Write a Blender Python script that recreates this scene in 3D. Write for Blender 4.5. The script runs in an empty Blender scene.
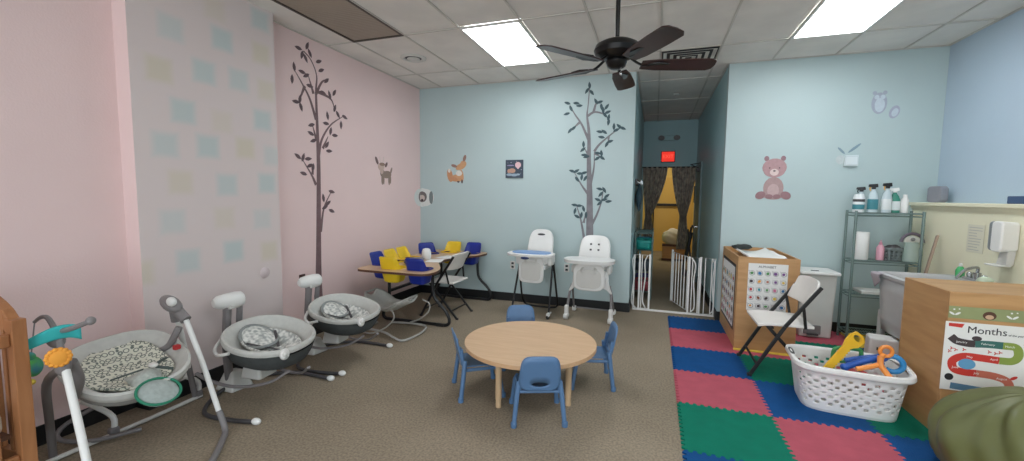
import bpy, bmesh, math, random
from mathutils import Vector, Matrix
random.seed(7)
PI = math.pi
C = bpy.context.scene.collection
scene = bpy.context.scene

# ------------------------------------------------------------------ camera
H = 3.114                                    # ceiling height
yaw, pitch, roll = -0.329, -0.082, 0.0116
fw = Vector((math.sin(yaw)*math.cos(pitch), math.cos(yaw)*math.cos(pitch), math.sin(pitch)))
ri = Vector((math.cos(yaw), -math.sin(yaw), 0)); up = ri.cross(fw)
r2 = math.cos(roll)*ri + math.sin(roll)*up
u2 = -math.sin(roll)*ri + math.cos(roll)*up
cam_data = bpy.data.cameras.new('camera'); cam_data.sensor_width = 36; cam_data.sensor_fit = 'HORIZONTAL'
cam_data.lens = 416.4/1024*36; cam_data.clip_start = 0.05; cam_data.clip_end = 60
cam = bpy.data.objects.new('camera', cam_data); C.objects.link(cam)
m = Matrix((r2, u2, -fw)).transposed().to_4x4(); m.translation = Vector((3.4301, -5.6482, 1.519))
cam.matrix_world = m
scene.camera = cam

# ------------------------------------------------------------------ world, lights, exposure
world = bpy.data.worlds.new('world'); scene.world = world; world.use_nodes = True
world.node_tree.nodes['Background'].inputs[0].default_value = (0.9, 0.95, 1.0, 1)
world.node_tree.nodes['Background'].inputs[1].default_value = 0.25
vs = scene.view_settings
vs.view_transform = 'Standard'; vs.look = 'None'; vs.gamma = 1.0; vs.use_curve_mapping = False
vs.exposure = 0.0
def area(name, loc, rot, sx, sy, power, col):
    l = bpy.data.lights.new(name, 'AREA'); l.shape = 'RECTANGLE'; l.size = sx; l.size_y = sy
    l.energy = power; l.color = col
    o = bpy.data.objects.new(name, l); C.objects.link(o); o.location = loc; o.rotation_euler = rot
    return o
# added area light behind the camera, imitating daylight from an assumed shop front
area('rear_fill_light', (2.9, -8.85, 1.5), (PI/2, 0, 0), 5.4, 2.5, 165, (0.86, 0.93, 1.0))

# ------------------------------------------------------------------ materials
def lin(c):
    r = []
    for v in c[:3]:
        v = v/255.0
        r.append(v/12.92 if v <= 0.04045 else ((v+0.055)/1.055)**2.4)
    return (r[0], r[1], r[2], 1.0)
MATS = {}
def mat(name, col, rough=0.5, metal=0.0, var=0.0, scale=8.0, bump=0.0, bscale=60.0, col2=None, emit=None, alpha=1.0, trans=0.0, spec=0.5, detail=4.0):
    if name in MATS: return MATS[name]
    M = bpy.data.materials.new(name); M.use_nodes = True
    nt = M.node_tree; b = nt.nodes['Principled BSDF']
    b.inputs['Base Color'].default_value = lin(col); b.inputs['Roughness'].default_value = rough
    b.inputs['Metallic'].default_value = metal
    b.inputs['Specular IOR Level'].default_value = spec
    tc = nt.nodes.new('ShaderNodeTexCoord')
    if var > 0 or col2:
        n = nt.nodes.new('ShaderNodeTexNoise'); n.inputs['Scale'].default_value = scale; n.inputs['Detail'].default_value = detail
        nt.links.new(tc.outputs['Object'], n.inputs['Vector'])
        r = nt.nodes.new('ShaderNodeValToRGB')
        c1 = lin(col)
        c2 = lin(col2) if col2 else tuple(min(1, v*(1+var)) for v in c1[:3])+(1,)
        c0 = c1 if col2 else tuple(v*(1-var) for v in c1[:3])+(1,)
        r.color_ramp.elements[0].position = 0.35; r.color_ramp.elements[1].position = 0.65
        r.color_ramp.elements[0].color = c0; r.color_ramp.elements[1].color = c2
        nt.links.new(n.outputs['Fac'], r.inputs['Fac']); nt.links.new(r.outputs['Color'], b.inputs['Base Color'])
    if bump > 0:
        n2 = nt.nodes.new('ShaderNodeTexNoise'); n2.inputs['Scale'].default_value = bscale; n2.inputs['Detail'].default_value = 3
        nt.links.new(tc.outputs['Object'], n2.inputs['Vector'])
        bp = nt.nodes.new('ShaderNodeBump'); bp.inputs['Strength'].default_value = bump; bp.inputs['Distance'].default_value = 0.01
        nt.links.new(n2.outputs['Fac'], bp.inputs['Height']); nt.links.new(bp.outputs['Normal'], b.inputs['Normal'])
    if emit:
        b.inputs['Emission Color'].default_value = lin(col); b.inputs['Emission Strength'].default_value = emit
    if trans: b.inputs['Transmission Weight'].default_value = trans
    if alpha < 1: b.inputs['Alpha'].default_value = alpha
    MATS[name] = M
    return M
def wood_mat(name, c1, c2, scale=(2, 18, 18), rough=0.45):
    if name in MATS: return MATS[name]
    M = bpy.data.materials.new(name); M.use_nodes = True; nt = M.node_tree; b = nt.nodes['Principled BSDF']
    tc = nt.nodes.new('ShaderNodeTexCoord'); mp = nt.nodes.new('ShaderNodeMapping'); mp.inputs['Scale'].default_value = scale
    n = nt.nodes.new('ShaderNodeTexNoise'); n.inputs['Scale'].default_value = 2.0; n.inputs['Detail'].default_value = 6; n.inputs['Distortion'].default_value = 0.6
    r = nt.nodes.new('ShaderNodeValToRGB'); r.color_ramp.elements[0].color = lin(c1); r.color_ramp.elements[1].color = lin(c2)
    r.color_ramp.elements[0].position = 0.3; r.color_ramp.elements[1].position = 0.7
    nt.links.new(tc.outputs['Object'], mp.inputs['Vector']); nt.links.new(mp.outputs['Vector'], n.inputs['Vector'])
    nt.links.new(n.outputs['Fac'], r.inputs['Fac']); nt.links.new(r.outputs['Color'], b.inputs['Base Color'])
    b.inputs['Roughness'].default_value = rough
    MATS[name] = M
    return M
def wall_mat(name, col, var=0.02):
    return mat(name, col, rough=0.45, var=var, scale=1.3, bump=0.12, bscale=90, spec=0.3)
M_PINK = wall_mat('pink_paint', (236, 210, 207))
M_MINT = wall_mat('mint_paint', (184, 202, 202))
M_BLUE = wall_mat('pale_blue_paint', (184, 203, 218))
M_CREAM = wall_mat('cream_paint', (236, 232, 204))
M_HALL = wall_mat('grey_green_paint', (178, 210, 214))
M_TILE = mat('ceiling_tile', (234, 230, 224), rough=0.9, var=0.05, scale=3, bump=0.3, bscale=140)
M_TEE = mat('ceiling_tee', (206, 202, 194), rough=0.6)
M_BASE = mat('black_rubber_base', (20, 22, 24), rough=0.5)
M_WHITE = mat('white_plastic', (232, 232, 228), rough=0.35, var=0.015)
M_OFFW = mat('offwhite_plastic', (215, 214, 208), rough=0.45, var=0.02)
M_GREYP = mat('grey_plastic', (128, 124, 124), rough=0.45, var=0.03)
M_DKGREY = mat('dark_grey_plastic', (70, 68, 70), rough=0.5, var=0.05)
M_LTGREY = mat('light_grey_fabric', (198, 198, 192), rough=0.9, var=0.04, scale=30, bump=0.25, bscale=300)
M_CHAR = mat('charcoal_fabric', (70, 74, 74), rough=0.9, var=0.08, scale=30, bump=0.25, bscale=300)
M_BLACK = mat('black_metal', (22, 22, 24), rough=0.4, var=0.1)
M_BLACKP = mat('black_plastic', (30, 30, 32), rough=0.5, var=0.1)
M_CHROME = mat('chrome', (190, 192, 192), rough=0.25, metal=0.9)
M_WIRE = mat('grey_green_wire', (120, 140, 136), rough=0.4, metal=0.4)
M_TBLUE = mat('toddler_blue_plastic', (86, 120, 158), rough=0.4, var=0.04)
M_SBLUE = mat('seat_blue_plastic', (22, 44, 140), rough=0.35, var=0.05)
M_SYEL = mat('seat_yellow_plastic', (236, 200, 40), rough=0.35, var=0.04)
M_MAPLE = wood_mat('maple_laminate', (222, 186, 146), (212, 174, 134), rough=0.4)
M_MAPLEE = wood_mat('maple_edge', (206, 168, 130), (194, 156, 118), rough=0.5)
M_BIRCH = wood_mat('birch_ply', (200, 156, 106), (182, 138, 90), (1.2, 1.2, 9), rough=0.5)
M_BIRCHT = wood_mat('birch_ply_top', (196, 154, 106), (180, 138, 92), (1.2, 7, 1.2), rough=0.45)
M_CRIB = wood_mat('crib_wood', (176, 122, 80), (152, 100, 62), (8, 8, 1.5), rough=0.4)
M_BROWNE = wood_mat('brown_edge', (96, 62, 44), (78, 50, 36), rough=0.5)
M_FAN = wood_mat('dark_fan_blade', (62, 36, 32), (44, 26, 24), (3, 3, 3), rough=0.35)
M_FANM = mat('bronze_metal', (30, 30, 30), rough=0.3, metal=0.5)
M_PAPER = mat('white_paper', (236, 236, 232), rough=0.7)
M_INK = mat('dark_ink', (48, 44, 48), rough=0.7)

# ------------------------------------------------------------------ geometry helpers
def catmull(pts, n=6, closed=False):
    P = [Vector(p) for p in pts]; out = []
    N = len(P)
    rng = range(N if closed else N-1)
    for i in rng:
        p0 = P[(i-1) % N] if (closed or i > 0) else P[0]*2-P[1]
        p1 = P[i]; p2 = P[(i+1) % N]
        p3 = P[(i+2) % N] if (closed or i+2 < N) else P[-1]*2-P[-2]
        for k in range(n):
            t = k/n
            out.append(0.5*((2*p1)+(-p0+p2)*t+(2*p0-5*p1+4*p2-p3)*t*t+(-p0+3*p1-3*p2+p3)*t**3))
    if not closed: out.append(P[-1])
    return out
class MB:
    def __init__(s): s.v = []; s.f = []; s.c = []
    def add(s, vs, fs):
        o = len(s.v); s.c.append((o, len(s.f))); s.v += [tuple(v) for v in vs]; s.f += [tuple(i+o for i in f) for f in fs]; return s
    def box(s, c, d, rot=None, taper=1.0):
        hx, hy, hz = d[0]/2, d[1]/2, d[2]/2; vs = []
        for z in (-1, 1):
            t = taper if z < 0 else 1.0
            for x, y in ((-1, -1), (1, -1), (1, 1), (-1, 1)):
                v = Vector((x*hx*t, y*hy*t, z*hz))
                if rot is not None: v = rot @ v
                vs.append(v+Vector(c))
        return s.add(vs, [(3, 2, 1, 0), (4, 5, 6, 7), (0, 1, 5, 4), (1, 2, 6, 5), (2, 3, 7, 6), (3, 0, 4, 7)])
    def bar(s, a, b, w, h, upv=(0, 0, 1)):
        a = Vector(a); b = Vector(b); d = (b-a); L = d.length; d.normalize(); u = Vector(upv)
        x = d.cross(u)
        if x.length < 1e-4: x = d.cross(Vector((1, 0, 0)))
        x.normalize(); y = x.cross(d)
        R = Matrix((x, d, y)).transposed()
        return s.box((a+b)/2, (w, L, h), R)
    def tube(s, pts, r, seg=8, closed=False, smooth=0, r2=None, sq=1.0):
        P = catmull(pts, smooth, closed) if smooth else [Vector(p) for p in pts]
        n = len(P); vs = []; fs = []
        T = []
        for i in range(n):
            a = P[(i-1) % n] if (closed or i > 0) else P[i]; b = P[(i+1) % n] if (closed or i < n-1) else P[i]
            T.append((b-a).normalized())
        u = T[0].orthogonal().normalized()
        if abs(T[0].z) < 0.95: u = (Vector((0, 0, 1))-T[0]*T[0].z).normalized()
        for i in range(n):
            u = (u-T[i]*u.dot(T[i])).normalized(); w = T[i].cross(u)
            t = i/max(1, n-1); rr = r if r2 is None else r*(1-t)+r2*t
            for k in range(seg):
                a = 2*PI*k/seg; vs.append(P[i]+u*(math.cos(a)*rr*sq)+w*(math.sin(a)*rr))
        m_ = n if closed else n-1
        for i in range(m_):
            j = (i+1) % n
            for k in range(seg):
                l = (k+1) % seg; fs.append((i*seg+k, i*seg+l, j*seg+l, j*seg+k))
        if not closed:
            fs.append(tuple(range(seg))[::-1]); fs.append(tuple((n-1)*seg+k for k in range(seg)))
        return s.add(vs, fs)
    def lathe(s, prof, c=(0, 0, 0), seg=24, axis='z', sx=1.0, sy=1.0, R=None):
        vs = []; fs = []; n = len(prof)
        for (r, z) in prof:
            for k in range(seg):
                a = 2*PI*k/seg; v = Vector((math.cos(a)*r*sx, math.sin(a)*r*sy, z))
                if axis == 'x': v = Vector((v.z, v.x, v.y))
                if axis == 'y': v = Vector((v.x, -v.z, v.y))
                if R is not None: v = R @ v
                vs.append(v+Vector(c))
        for i in range(n-1):
            for k in range(seg):
                l = (k+1) % seg; fs.append((i*seg+k, i*seg+l, (i+1)*seg+l, (i+1)*seg+k))
        fs.append(tuple(range(seg))[::-1]); fs.append(tuple((n-1)*seg+k for k in range(seg)))
        return s.add(vs, fs)
    def prism(s, poly, a, b, plane='xy', scale_b=1.0):
        # poly in plane, extruded from a to b along the remaining axis
        n = len(poly); vs = []
        cx = sum(p[0] for p in poly)/n; cy = sum(p[1] for p in poly)/n
        for t, sc in ((a, 1.0), (b, scale_b)):
            for p in poly:
                x, y = cx+(p[0]-cx)*sc, cy+(p[1]-cy)*sc
                vs.append({'xy': (x, y, t), 'xz': (x, t, y), 'yz': (t, x, y)}[plane])
        fs = [tuple(range(n))[::-1], tuple(range(n, 2*n))]
        for i in range(n):
            j = (i+1) % n; fs.append((i, j, n+j, n+i))
        return s.add(vs, fs)
    def surf(s, fn, nu, nv, closed_u=False):
        vs = [fn(i/nu, j/nv) for j in range(nv+1) for i in range(nu+1)]
        fs = [(j*(nu+1)+i, j*(nu+1)+i+1, (j+1)*(nu+1)+i+1, (j+1)*(nu+1)+i) for j in range(nv) for i in range(nu)]
        return s.add(vs, fs)
    def ellipsoid(s, c, r, R=None, nu=16, nv=10):
        prof = [(max(1e-4, math.sin(PI*j/nv)), -math.cos(PI*j/nv)) for j in range(nv+1)]
        vs = []; fs = []
        for (q, z) in prof:
            for k in range(nu):
                a = 2*PI*k/nu; v = Vector((math.cos(a)*q*r[0], math.sin(a)*q*r[1], z*r[2]))
                if R is not None: v = R @ v
                vs.append(v+Vector(c))
        for i in range(nv):
            for k in range(nu):
                l = (k+1) % nu; fs.append((i*nu+k, i*nu+l, (i+1)*nu+l, (i+1)*nu+k))
        return s.add(vs, fs)
    def build_each(s, name, *a, **k):
        out = []; ends = s.c[1:]+[(len(s.v), len(s.f))]
        for (v0, f0), (v1, f1) in zip(s.c, ends):
            q = MB(); q.v = s.v[v0:v1]; q.f = [tuple(i-v0 for i in f) for f in s.f[f0:f1]]; out.append(q.build(name, *a, **k))
        return out
    def build(s, name, material, parent=None, bevel=0.0, smooth=True, solid=0.0, subsurf=0, segs=2, weld=False, off=0.0):
        me = bpy.data.meshes.new(name); me.from_pydata(s.v, [], s.f); me.update()
        bm = bmesh.new(); bm.from_mesh(me)
        if weld: bmesh.ops.remove_doubles(bm, verts=bm.verts, dist=1e-4)
        bmesh.ops.recalc_face_normals(bm, faces=bm.faces); bm.to_mesh(me); bm.free()
        for p in me.polygons: p.use_smooth = smooth
        o = bpy.data.objects.new(name, me); C.objects.link(o)
        if material: me.materials.append(material)
        if parent is not None: o.parent = parent
        if solid:
            md = o.modifiers.new('solid', 'SOLIDIFY'); md.thickness = solid; md.offset = off
        if subsurf:
            md = o.modifiers.new('sub', 'SUBSURF'); md.levels = subsurf; md.render_levels = subsurf
        if bevel:
            md = o.modifiers.new('bevel', 'BEVEL'); md.width = bevel; md.segments = segs; md.limit_method = 'ANGLE'; md.angle_limit = 0.6
        if smooth:
            try: me.set_sharp_from_angle(angle=0.7)
            except Exception: pass
        return o
def thing(name, label, cat, loc=(0, 0, 0), rz=0.0, group=None):
    o = bpy.data.objects.new(name, None); o.empty_display_size = 0.1; C.objects.link(o)
    o.location = loc; o.rotation_euler = (0, 0, rz); o['label'] = label; o['category'] = cat
    if group: o['group'] = group
    return o
def tag(o, label, cat, group=None):
    o['label'] = label; o['category'] = cat
    if group: o['group'] = group
    return o
def struct(o): o['kind'] = 'structure'; return o
def dup(root, loc, rz, label=None):
    r = root.copy(); C.objects.link(r); r.location = loc; r.rotation_euler = (0, 0, rz)
    if label: r['label'] = label
    for ch in [x for x in bpy.data.objects if x.parent == root]:
        c = ch.copy(); C.objects.link(c); c.parent = r
        for g in [x for x in bpy.data.objects if x.parent == ch]:
            d = g.copy(); C.objects.link(d); d.parent = c
    return r
def rrect(w, h, r, n=5, cx=0, cy=0):
    out = []
    for sx, sy, a0 in ((1, 1, 0), (-1, 1, PI/2), (-1, -1, PI), (1, -1, 1.5*PI)):
        for k in range(n+1):
            a = a0+PI/2*k/n
            out.append((cx+sx*(w/2-r)+r*math.cos(a), cy+sy*(h/2-r)+r*math.sin(a)))
    return out
def ell(cx, cy, rx, ry, n=20, rot=0.0):
    o = []
    for k in range(n):
        a = 2*PI*k/n; x = math.cos(a)*rx; y = math.sin(a)*ry
        o.append((cx+x*math.cos(rot)-y*math.sin(rot), cy+x*math.sin(rot)+y*math.cos(rot)))
    return o
def text(name, s, size, material, parent, loc, rot=(PI/2, 0, 0), align='CENTER', extrude=0.0006):
    cu = bpy.data.curves.new(name, 'FONT'); cu.body = s; cu.size = size; cu.align_x = align; cu.align_y = 'CENTER'; cu.extrude = extrude
    cu.resolution_u = 3
    t = bpy.data.objects.new(name+'_tmp', cu); C.objects.link(t)
    dg = bpy.context.evaluated_depsgraph_get(); dg.update()
    me = bpy.data.meshes.new_from_object(t.evaluated_get(dg)); bpy.data.objects.remove(t)
    me.name = name; o = bpy.data.objects.new(name, me); C.objects.link(o); me.materials.clear(); me.materials.append(material)
    o.parent = parent; o.location = loc; o.rotation_euler = rot
    return o
def Rz(a): return Matrix.Rotation(a, 3, 'Z')
def Rx(a): return Matrix.Rotation(a, 3, 'X')
def Ry(a): return Matrix.Rotation(a, 3, 'Y')
TREE_BACK = {'br': [[(2.614, 0.956), (2.599, 1.51), (2.578, 1.938), (2.567, 2.362), (2.537, 2.596), (2.547, 2.735), (2.56, 2.955)], [(2.569, 2.268), (2.469, 2.483), (2.369, 2.628), (2.304, 2.749)], [(2.444, 2.517), (2.34, 2.427)], [(2.537, 2.587), (2.63, 2.638), (2.746, 2.609), (2.817, 2.545)], [(2.62, 2.638), (2.654, 2.752), (2.709, 2.771)], [(2.644, 2.125), (2.711, 2.217), (2.869, 2.351), (2.984, 2.424)], [(2.6, 1.653), (2.645, 1.914), (2.644, 2.125)], [(2.578, 1.558), (2.489, 1.677), (2.388, 1.845)], [(2.637, 1.15), (2.704, 1.296), (2.756, 1.464), (2.775, 1.63)], [(2.541, 0.953), (2.486, 1.218), (2.423, 1.411)], [(2.526, 1.171), (2.552, 1.293)], [(2.58, 2.056), (2.51, 2.176)], [(2.644, 2.102), (2.73, 2.053)], [(2.824, 2.315), (2.826, 2.237)]], 'lv': [(2.559, 2.988), (2.528, 2.921), (2.59, 2.894), (2.269, 2.775), (2.319, 2.701), (2.263, 2.634), (2.39, 2.767), (2.429, 2.732), (2.312, 2.409), (2.359, 2.44), (2.649, 2.775), (2.696, 2.763), (2.721, 2.702), (2.79, 2.698), (2.745, 2.655), (2.805, 2.628), (2.77, 2.594), (2.817, 2.559), (2.818, 2.499), (2.707, 2.38), (2.767, 2.377), (2.732, 2.309), (2.889, 2.441), (2.956, 2.439), (3.002, 2.414), (2.922, 2.394), (2.844, 2.25), (2.804, 2.214), (2.499, 2.223), (2.491, 2.152), (2.512, 2.081), (2.542, 2.057), (2.691, 2.101), (2.738, 2.1), (2.749, 2.039), (2.684, 2.031), (2.412, 1.868), (2.353, 1.869), (2.461, 1.835), (2.518, 1.844), (2.424, 1.758), (2.486, 1.787), (2.535, 1.772), (2.728, 1.63), (2.789, 1.616), (2.744, 1.559), (2.824, 1.536), (2.708, 1.487), (2.793, 1.489), (2.849, 1.466), (2.733, 1.44), (2.399, 1.411), (2.462, 1.402), (2.405, 1.328), (2.521, 1.364), (2.494, 1.277), (2.436, 1.256), (2.557, 1.278)]}
TREE_LEFT = {'br': [[(-2.095, 0.4), (-2.095, 0.63), (-2.081, 1.022), (-2.056, 1.756), (-2.057, 2.142), (-2.064, 2.574), (-2.05, 2.766), (-2.122, 2.904), (-2.215, 2.963)], [(-2.073, 2.303), (-2.151, 2.502), (-2.247, 2.635), (-2.334, 2.739)], [(-2.055, 2.603), (-1.854, 2.567), (-1.794, 2.454)], [(-2.064, 2.574), (-1.979, 2.714), (-1.886, 2.771)], [(-2.05, 1.923), (-1.999, 2.106), (-1.864, 2.282), (-1.672, 2.408)], [(-1.988, 2.012), (-1.907, 2.151)], [(-2.097, 1.616), (-2.158, 1.723), (-2.275, 1.875)], [(-2.144, 1.724), (-2.126, 1.818)], [(-2.049, 1.11), (-1.995, 1.363), (-1.88, 1.547)], [(-2.074, 2.085), (-2.125, 2.24)], [(-2.214, 2.618), (-2.293, 2.445)], [(-2.099, 2.566), (-2.163, 2.735)]], 'lv': [(-2.28, 2.972), (-2.236, 2.92), (-2.166, 3.031), (-2.134, 2.968), (-2.191, 2.899), (-2.015, 2.92), (-1.982, 2.838), (-2.339, 2.773), (-2.369, 2.645), (-2.243, 2.75), (-2.19, 2.728), (-2.146, 2.635), (-1.91, 2.748), (-1.967, 2.608), (-1.868, 2.608), (-1.796, 2.647), (-1.794, 2.477), (-2.332, 2.436), (-2.269, 2.398), (-2.279, 2.473), (-2.139, 2.238), (-2.149, 2.15), (-2.117, 2.079), (-1.907, 2.376), (-1.933, 2.288), (-1.747, 2.417), (-1.638, 2.408), (-1.701, 2.309), (-1.866, 2.214), (-1.803, 2.177), (-1.925, 2.059), (-1.896, 1.994), (-2.327, 1.897), (-2.261, 1.892), (-2.194, 1.883), (-2.134, 1.795), (-2.261, 1.728), (-2.175, 1.814), (-1.998, 1.477), (-1.872, 1.547), (-1.931, 1.42), (-1.879, 1.332), (-1.979, 1.375)]}
SQUARES = [(-3.545, 2.682, 't'), (-3.169, 2.729, 't'), (-3.22, 2.94, 'y'), (-2.823, 3.015, 't'), (-2.825, 2.728, 'y'), (-3.633, 2.368, 'y'), (-3.324, 2.436, 't'), (-3.043, 2.45, 't'), (-2.787, 2.426, 'y'), (-3.488, 2.11, 't'), (-3.199, 2.083, 'y'), (-2.834, 2.158, 't'), (-3.62, 1.855, 't'), (-3.319, 1.875, 't'), (-3.008, 1.898, 'y'), (-2.748, 1.856, 't'), (-3.531, 1.593, 'y'), (-3.18, 1.584, 't'), (-2.811, 1.609, 't'), (-3.598, 1.308, 't'), (-3.214, 1.317, 'y'), (-2.872, 1.293, 't'), (-3.506, 1.009, 't'), (-3.149, 1.04, 't'), (-2.814, 1.0, 'y'), (-3.82, 0.964, 'y')]

# ------------------------------------------------------------------ room shell
def wbox(name, x0, x1, y0, y1, z0, z1, m_, bevel=0):
    mb = MB(); mb.box(((x0+x1)/2, (y0+y1)/2, (z0+z1)/2), (x1-x0, y1-y0, z1-z0))
    return struct(mb.build(name, m_, smooth=False, bevel=bevel))
def carpet_mat():
    M = bpy.data.materials.new('loop_carpet'); M.use_nodes = True; nt = M.node_tree; b = nt.nodes['Principled BSDF']
    tc = nt.nodes.new('ShaderNodeTexCoord')
    def noise(s, d):
        n = nt.nodes.new('ShaderNodeTexNoise'); n.inputs['Scale'].default_value = s; n.inputs['Detail'].default_value = d
        nt.links.new(tc.outputs['Object'], n.inputs['Vector']); return n
    a = noise(1.1, 4); f = noise(70, 2); g = noise(260, 2)
    r = nt.nodes.new('ShaderNodeValToRGB'); r.color_ramp.elements[0].color = lin(CARPET1); r.color_ramp.elements[1].color = lin(CARPET2)
    r.color_ramp.elements[0].position = 0.3; r.color_ramp.elements[1].position = 0.7
    nt.links.new(a.outputs['Fac'], r.inputs['Fac'])
    r3 = nt.nodes.new('ShaderNodeValToRGB'); r3.color_ramp.elements[0].color = (0.55, 0.55, 0.55, 1); r3.color_ramp.elements[1].color = (1.35, 1.35, 1.35, 1)
    r3.color_ramp.elements[0].position = 0.35; r3.color_ramp.elements[1].position = 0.65
    nt.links.new(f.outputs['Fac'], r3.inputs['Fac'])
    mx = nt.nodes.new('ShaderNodeMixRGB'); mx.blend_type = 'MULTIPLY'; mx.inputs['Fac'].default_value = 0.45
    nt.links.new(r.outputs['Color'], mx.inputs['Color1']); nt.links.new(r3.outputs['Color'], mx.inputs['Color2'])
    nt.links.new(mx.outputs['Color'], b.inputs['Base Color'])
    bp = nt.nodes.new('ShaderNodeBump'); bp.inputs['Strength'].default_value = 0.4; bp.inputs['Distance'].default_value = 0.006
    nt.links.new(g.outputs['Fac'], bp.inputs['Height']); nt.links.new(bp.outputs['Normal'], b.inputs['Normal'])
    b.inputs['Roughness'].default_value = 0.95; b.inputs['Specular IOR Level'].default_value = 0.15
    return M
CARPET1 = (139, 127, 109); CARPET2 = (155, 142, 123)
M_CARPET = carpet_mat()
YR = -9.0
wbox('floor', -0.2, 6.45, YR-0.1, 7.2, -0.1, 0, M_CARPET)
wbox('wall_left', -0.12, 0, YR, 0.12, 0, H+0.1, M_PINK)
wbox('wall_back', 0, 3.15, 0, 0.12, 0, H+0.1, M_MINT)
wbox('wall_back_right', 4.21, 6.25, 0, 0.12, 0, H+0.1, M_MINT)
wbox('wall_right', 6.25, 6.37, YR, 0.12, 0, H+0.1, M_BLUE)
wbox('wall_front', -0.12, 6.37, YR-0.12, YR, 0, H+0.1, M_MINT)
wbox('wall_hall_left', 3.03, 3.15, 0.12, 3.74, 0, H+0.1, M_HALL)
wbox('wall_hall_right', 4.21, 4.33, 0.12, 3.74, 0, H+0.1, M_HALL)
# end of the hall: wall with an opening
mb = MB(); mb.box((3.68, 3.80, 2.65), (1.3, 0.12, 0.96)); mb.box((3.09, 3.80, 1.085), (0.2, 0.12, 2.17)); mb.box((4.27, 3.80, 1.085), (0.10, 0.12, 2.17))
struct(mb.build('wall_hall_end', M_HALL, smooth=False))
M_YEL = wall_mat('ochre_paint', (228, 194, 110)); M_LIME = wall_mat('lime_paint', (170, 200, 110))
wbox('wall_far', 2.2, 5.6, 7.0, 7.1, 0, 2.9, M_YEL)
wbox('wall_far_left', 2.1, 2.2, 3.86, 7.0, 0, 2.9, M_LIME)
wbox('wall_far_right', 5.6, 5.7, 3.86, 7.0, 0, 2.9, M_YEL)
mb = MB(); mb.box((2.6, 3.83, 1.45), (0.86, 0.06, 2.9)); mb.box((4.97, 3.83, 1.45), (1.28, 0.06, 2.9))
struct(mb.build('wall_far_near', M_YEL, smooth=False))
wbox('ceiling_far', 2.1, 5.7, 3.86, 7.1, 2.9, 3.0, M_TILE)
# faded pastel squares on the pilaster
def pilaster():
    d = 0.14; y0, y1 = -3.81, -2.69
    M = bpy.data.materials.new('pilaster_paint'); M.use_nodes = True; nt = M.node_tree; b = nt.nodes['Principled BSDF']
    at = nt.nodes.new('ShaderNodeVertexColor'); at.layer_name = 'paint'; nt.links.new(at.outputs['Color'], b.inputs['Base Color'])
    b.inputs['Roughness'].default_value = 0.5; b.inputs['Specular IOR Level'].default_value = 0.3
    ny, nz = 56, 156; mb = MB()
    mb.surf(lambda u, v: (d, y0+(y1-y0)*u, v*(H+0.05)), ny, nz)
    nface = (ny+1)*(nz+1)
    mb.add([(0, y0, 0), (d, y0, 0), (d, y0, H+0.05), (0, y0, H+0.05), (0, y1, 0), (d, y1, 0), (d, y1, H+0.05), (0, y1, H+0.05)], [(0, 1, 2, 3), (5, 4, 7, 6)])
    o = mb.build('wall_pilaster', M, smooth=False)
    ca = o.data.color_attributes.new('paint', 'FLOAT_COLOR', 'POINT')
    base = (222, 208, 205); tq = (180, 202, 200); ye = (210, 201, 176)
    for i, v in enumerate(o.data.vertices):
        c = list(base) if i < nface else [236, 210, 207]
        if i < nface:
            for (sy, sz, k) in SQUARES:
                q = max(abs(v.co.y-sy), abs(v.co.z-sz))
                w = max(0.0, min(1.0, (0.105-q)/0.05))*0.62
                w *= 0.75+0.25*math.sin(sy*37+sz*23)
                t = tq if k == 't' else ye
                c = [a*(1-w)+bb*w for a, bb in zip(c, t)]
        ca.data[i].color = lin(c)
    struct(o)
pilaster()
# ceiling: lay-in tiles on a tee grid
X0 = 0.375; Y0 = -0.692
cols = [0.0]+[X0+0.61*i for i in range(0, 10)]+[6.25]
rows = [Y0+1.22*j for j in range(-7, 4)]
rows = [YR]+[r for r in rows if r > YR+0.05]+[3.74]
def inroom(x, y):
    return (y < 0) or (3.15 < x < 4.21)
SKIP = {}
def slot(ci, y0): return (ci, round(y0, 2))
LIGHTS = [(2, Y0-1.22), (7, Y0-1.22), (5, Y0-4.88), (8, Y0-4.88)]  # the pair nearer the camera is unseen, added to light the room
skip = set()
for c, y in LIGHTS: skip.add((c+1, round(y, 2)))
skip.add((1, round(Y0-2.44, 2)))
mb = MB()
rnd = random.Random(3)
for i in range(len(cols)-1):
    for j in range(len(rows)-1):
        a, b = cols[i], cols[i+1]; c, d = rows[j], rows[j+1]
        if (i, round(c, 2)) in skip: continue
        pieces = [(a, b, c, d)]
        if d > 0.0:
            pieces = []
            if c < 0: pieces.append((a, b, c, 0.0))
            aa, bb = max(a, 3.15), min(b, 4.21)
            if bb-aa > 0.03: pieces.append((aa, bb, max(c, 0.0), min(d, 3.74)))
        for (p, q, r_, s_) in pieces:
            dz = rnd.uniform(0, 0.003)
            mb.box(((p+q)/2, (r_+s_)/2, H+0.018+dz), (q-p-0.008, s_-r_-0.008, 0.02))
struct(mb.build('ceiling', M_TILE, smooth=False, bevel=0.004, segs=1))
wbox('ceiling_deck', -0.12, 6.37, YR, 3.86, H+0.14, H+0.2, mat('dark_plenum', (60, 60, 60), 0.9))
mb = MB()
for x in cols[1:-1]:
    mb.box((x, (YR+0)/2, H+0.004), (0.018, -YR, 0.008))
    if 3.15 < x < 4.21: mb.box((x, 1.87, H+0.004), (0.022, 3.74, 0.008))
for y in rows[1:-1]:
    if y < 0: mb.box((3.125, y, H+0.0035), (6.25, 0.022, 0.008))
    else: mb.box((3.68, y, H+0.0035), (1.06, 0.022, 0.008))
struct(mb.build('trim_1', M_TEE, smooth=False))
mb = MB()   # wall angle
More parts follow.
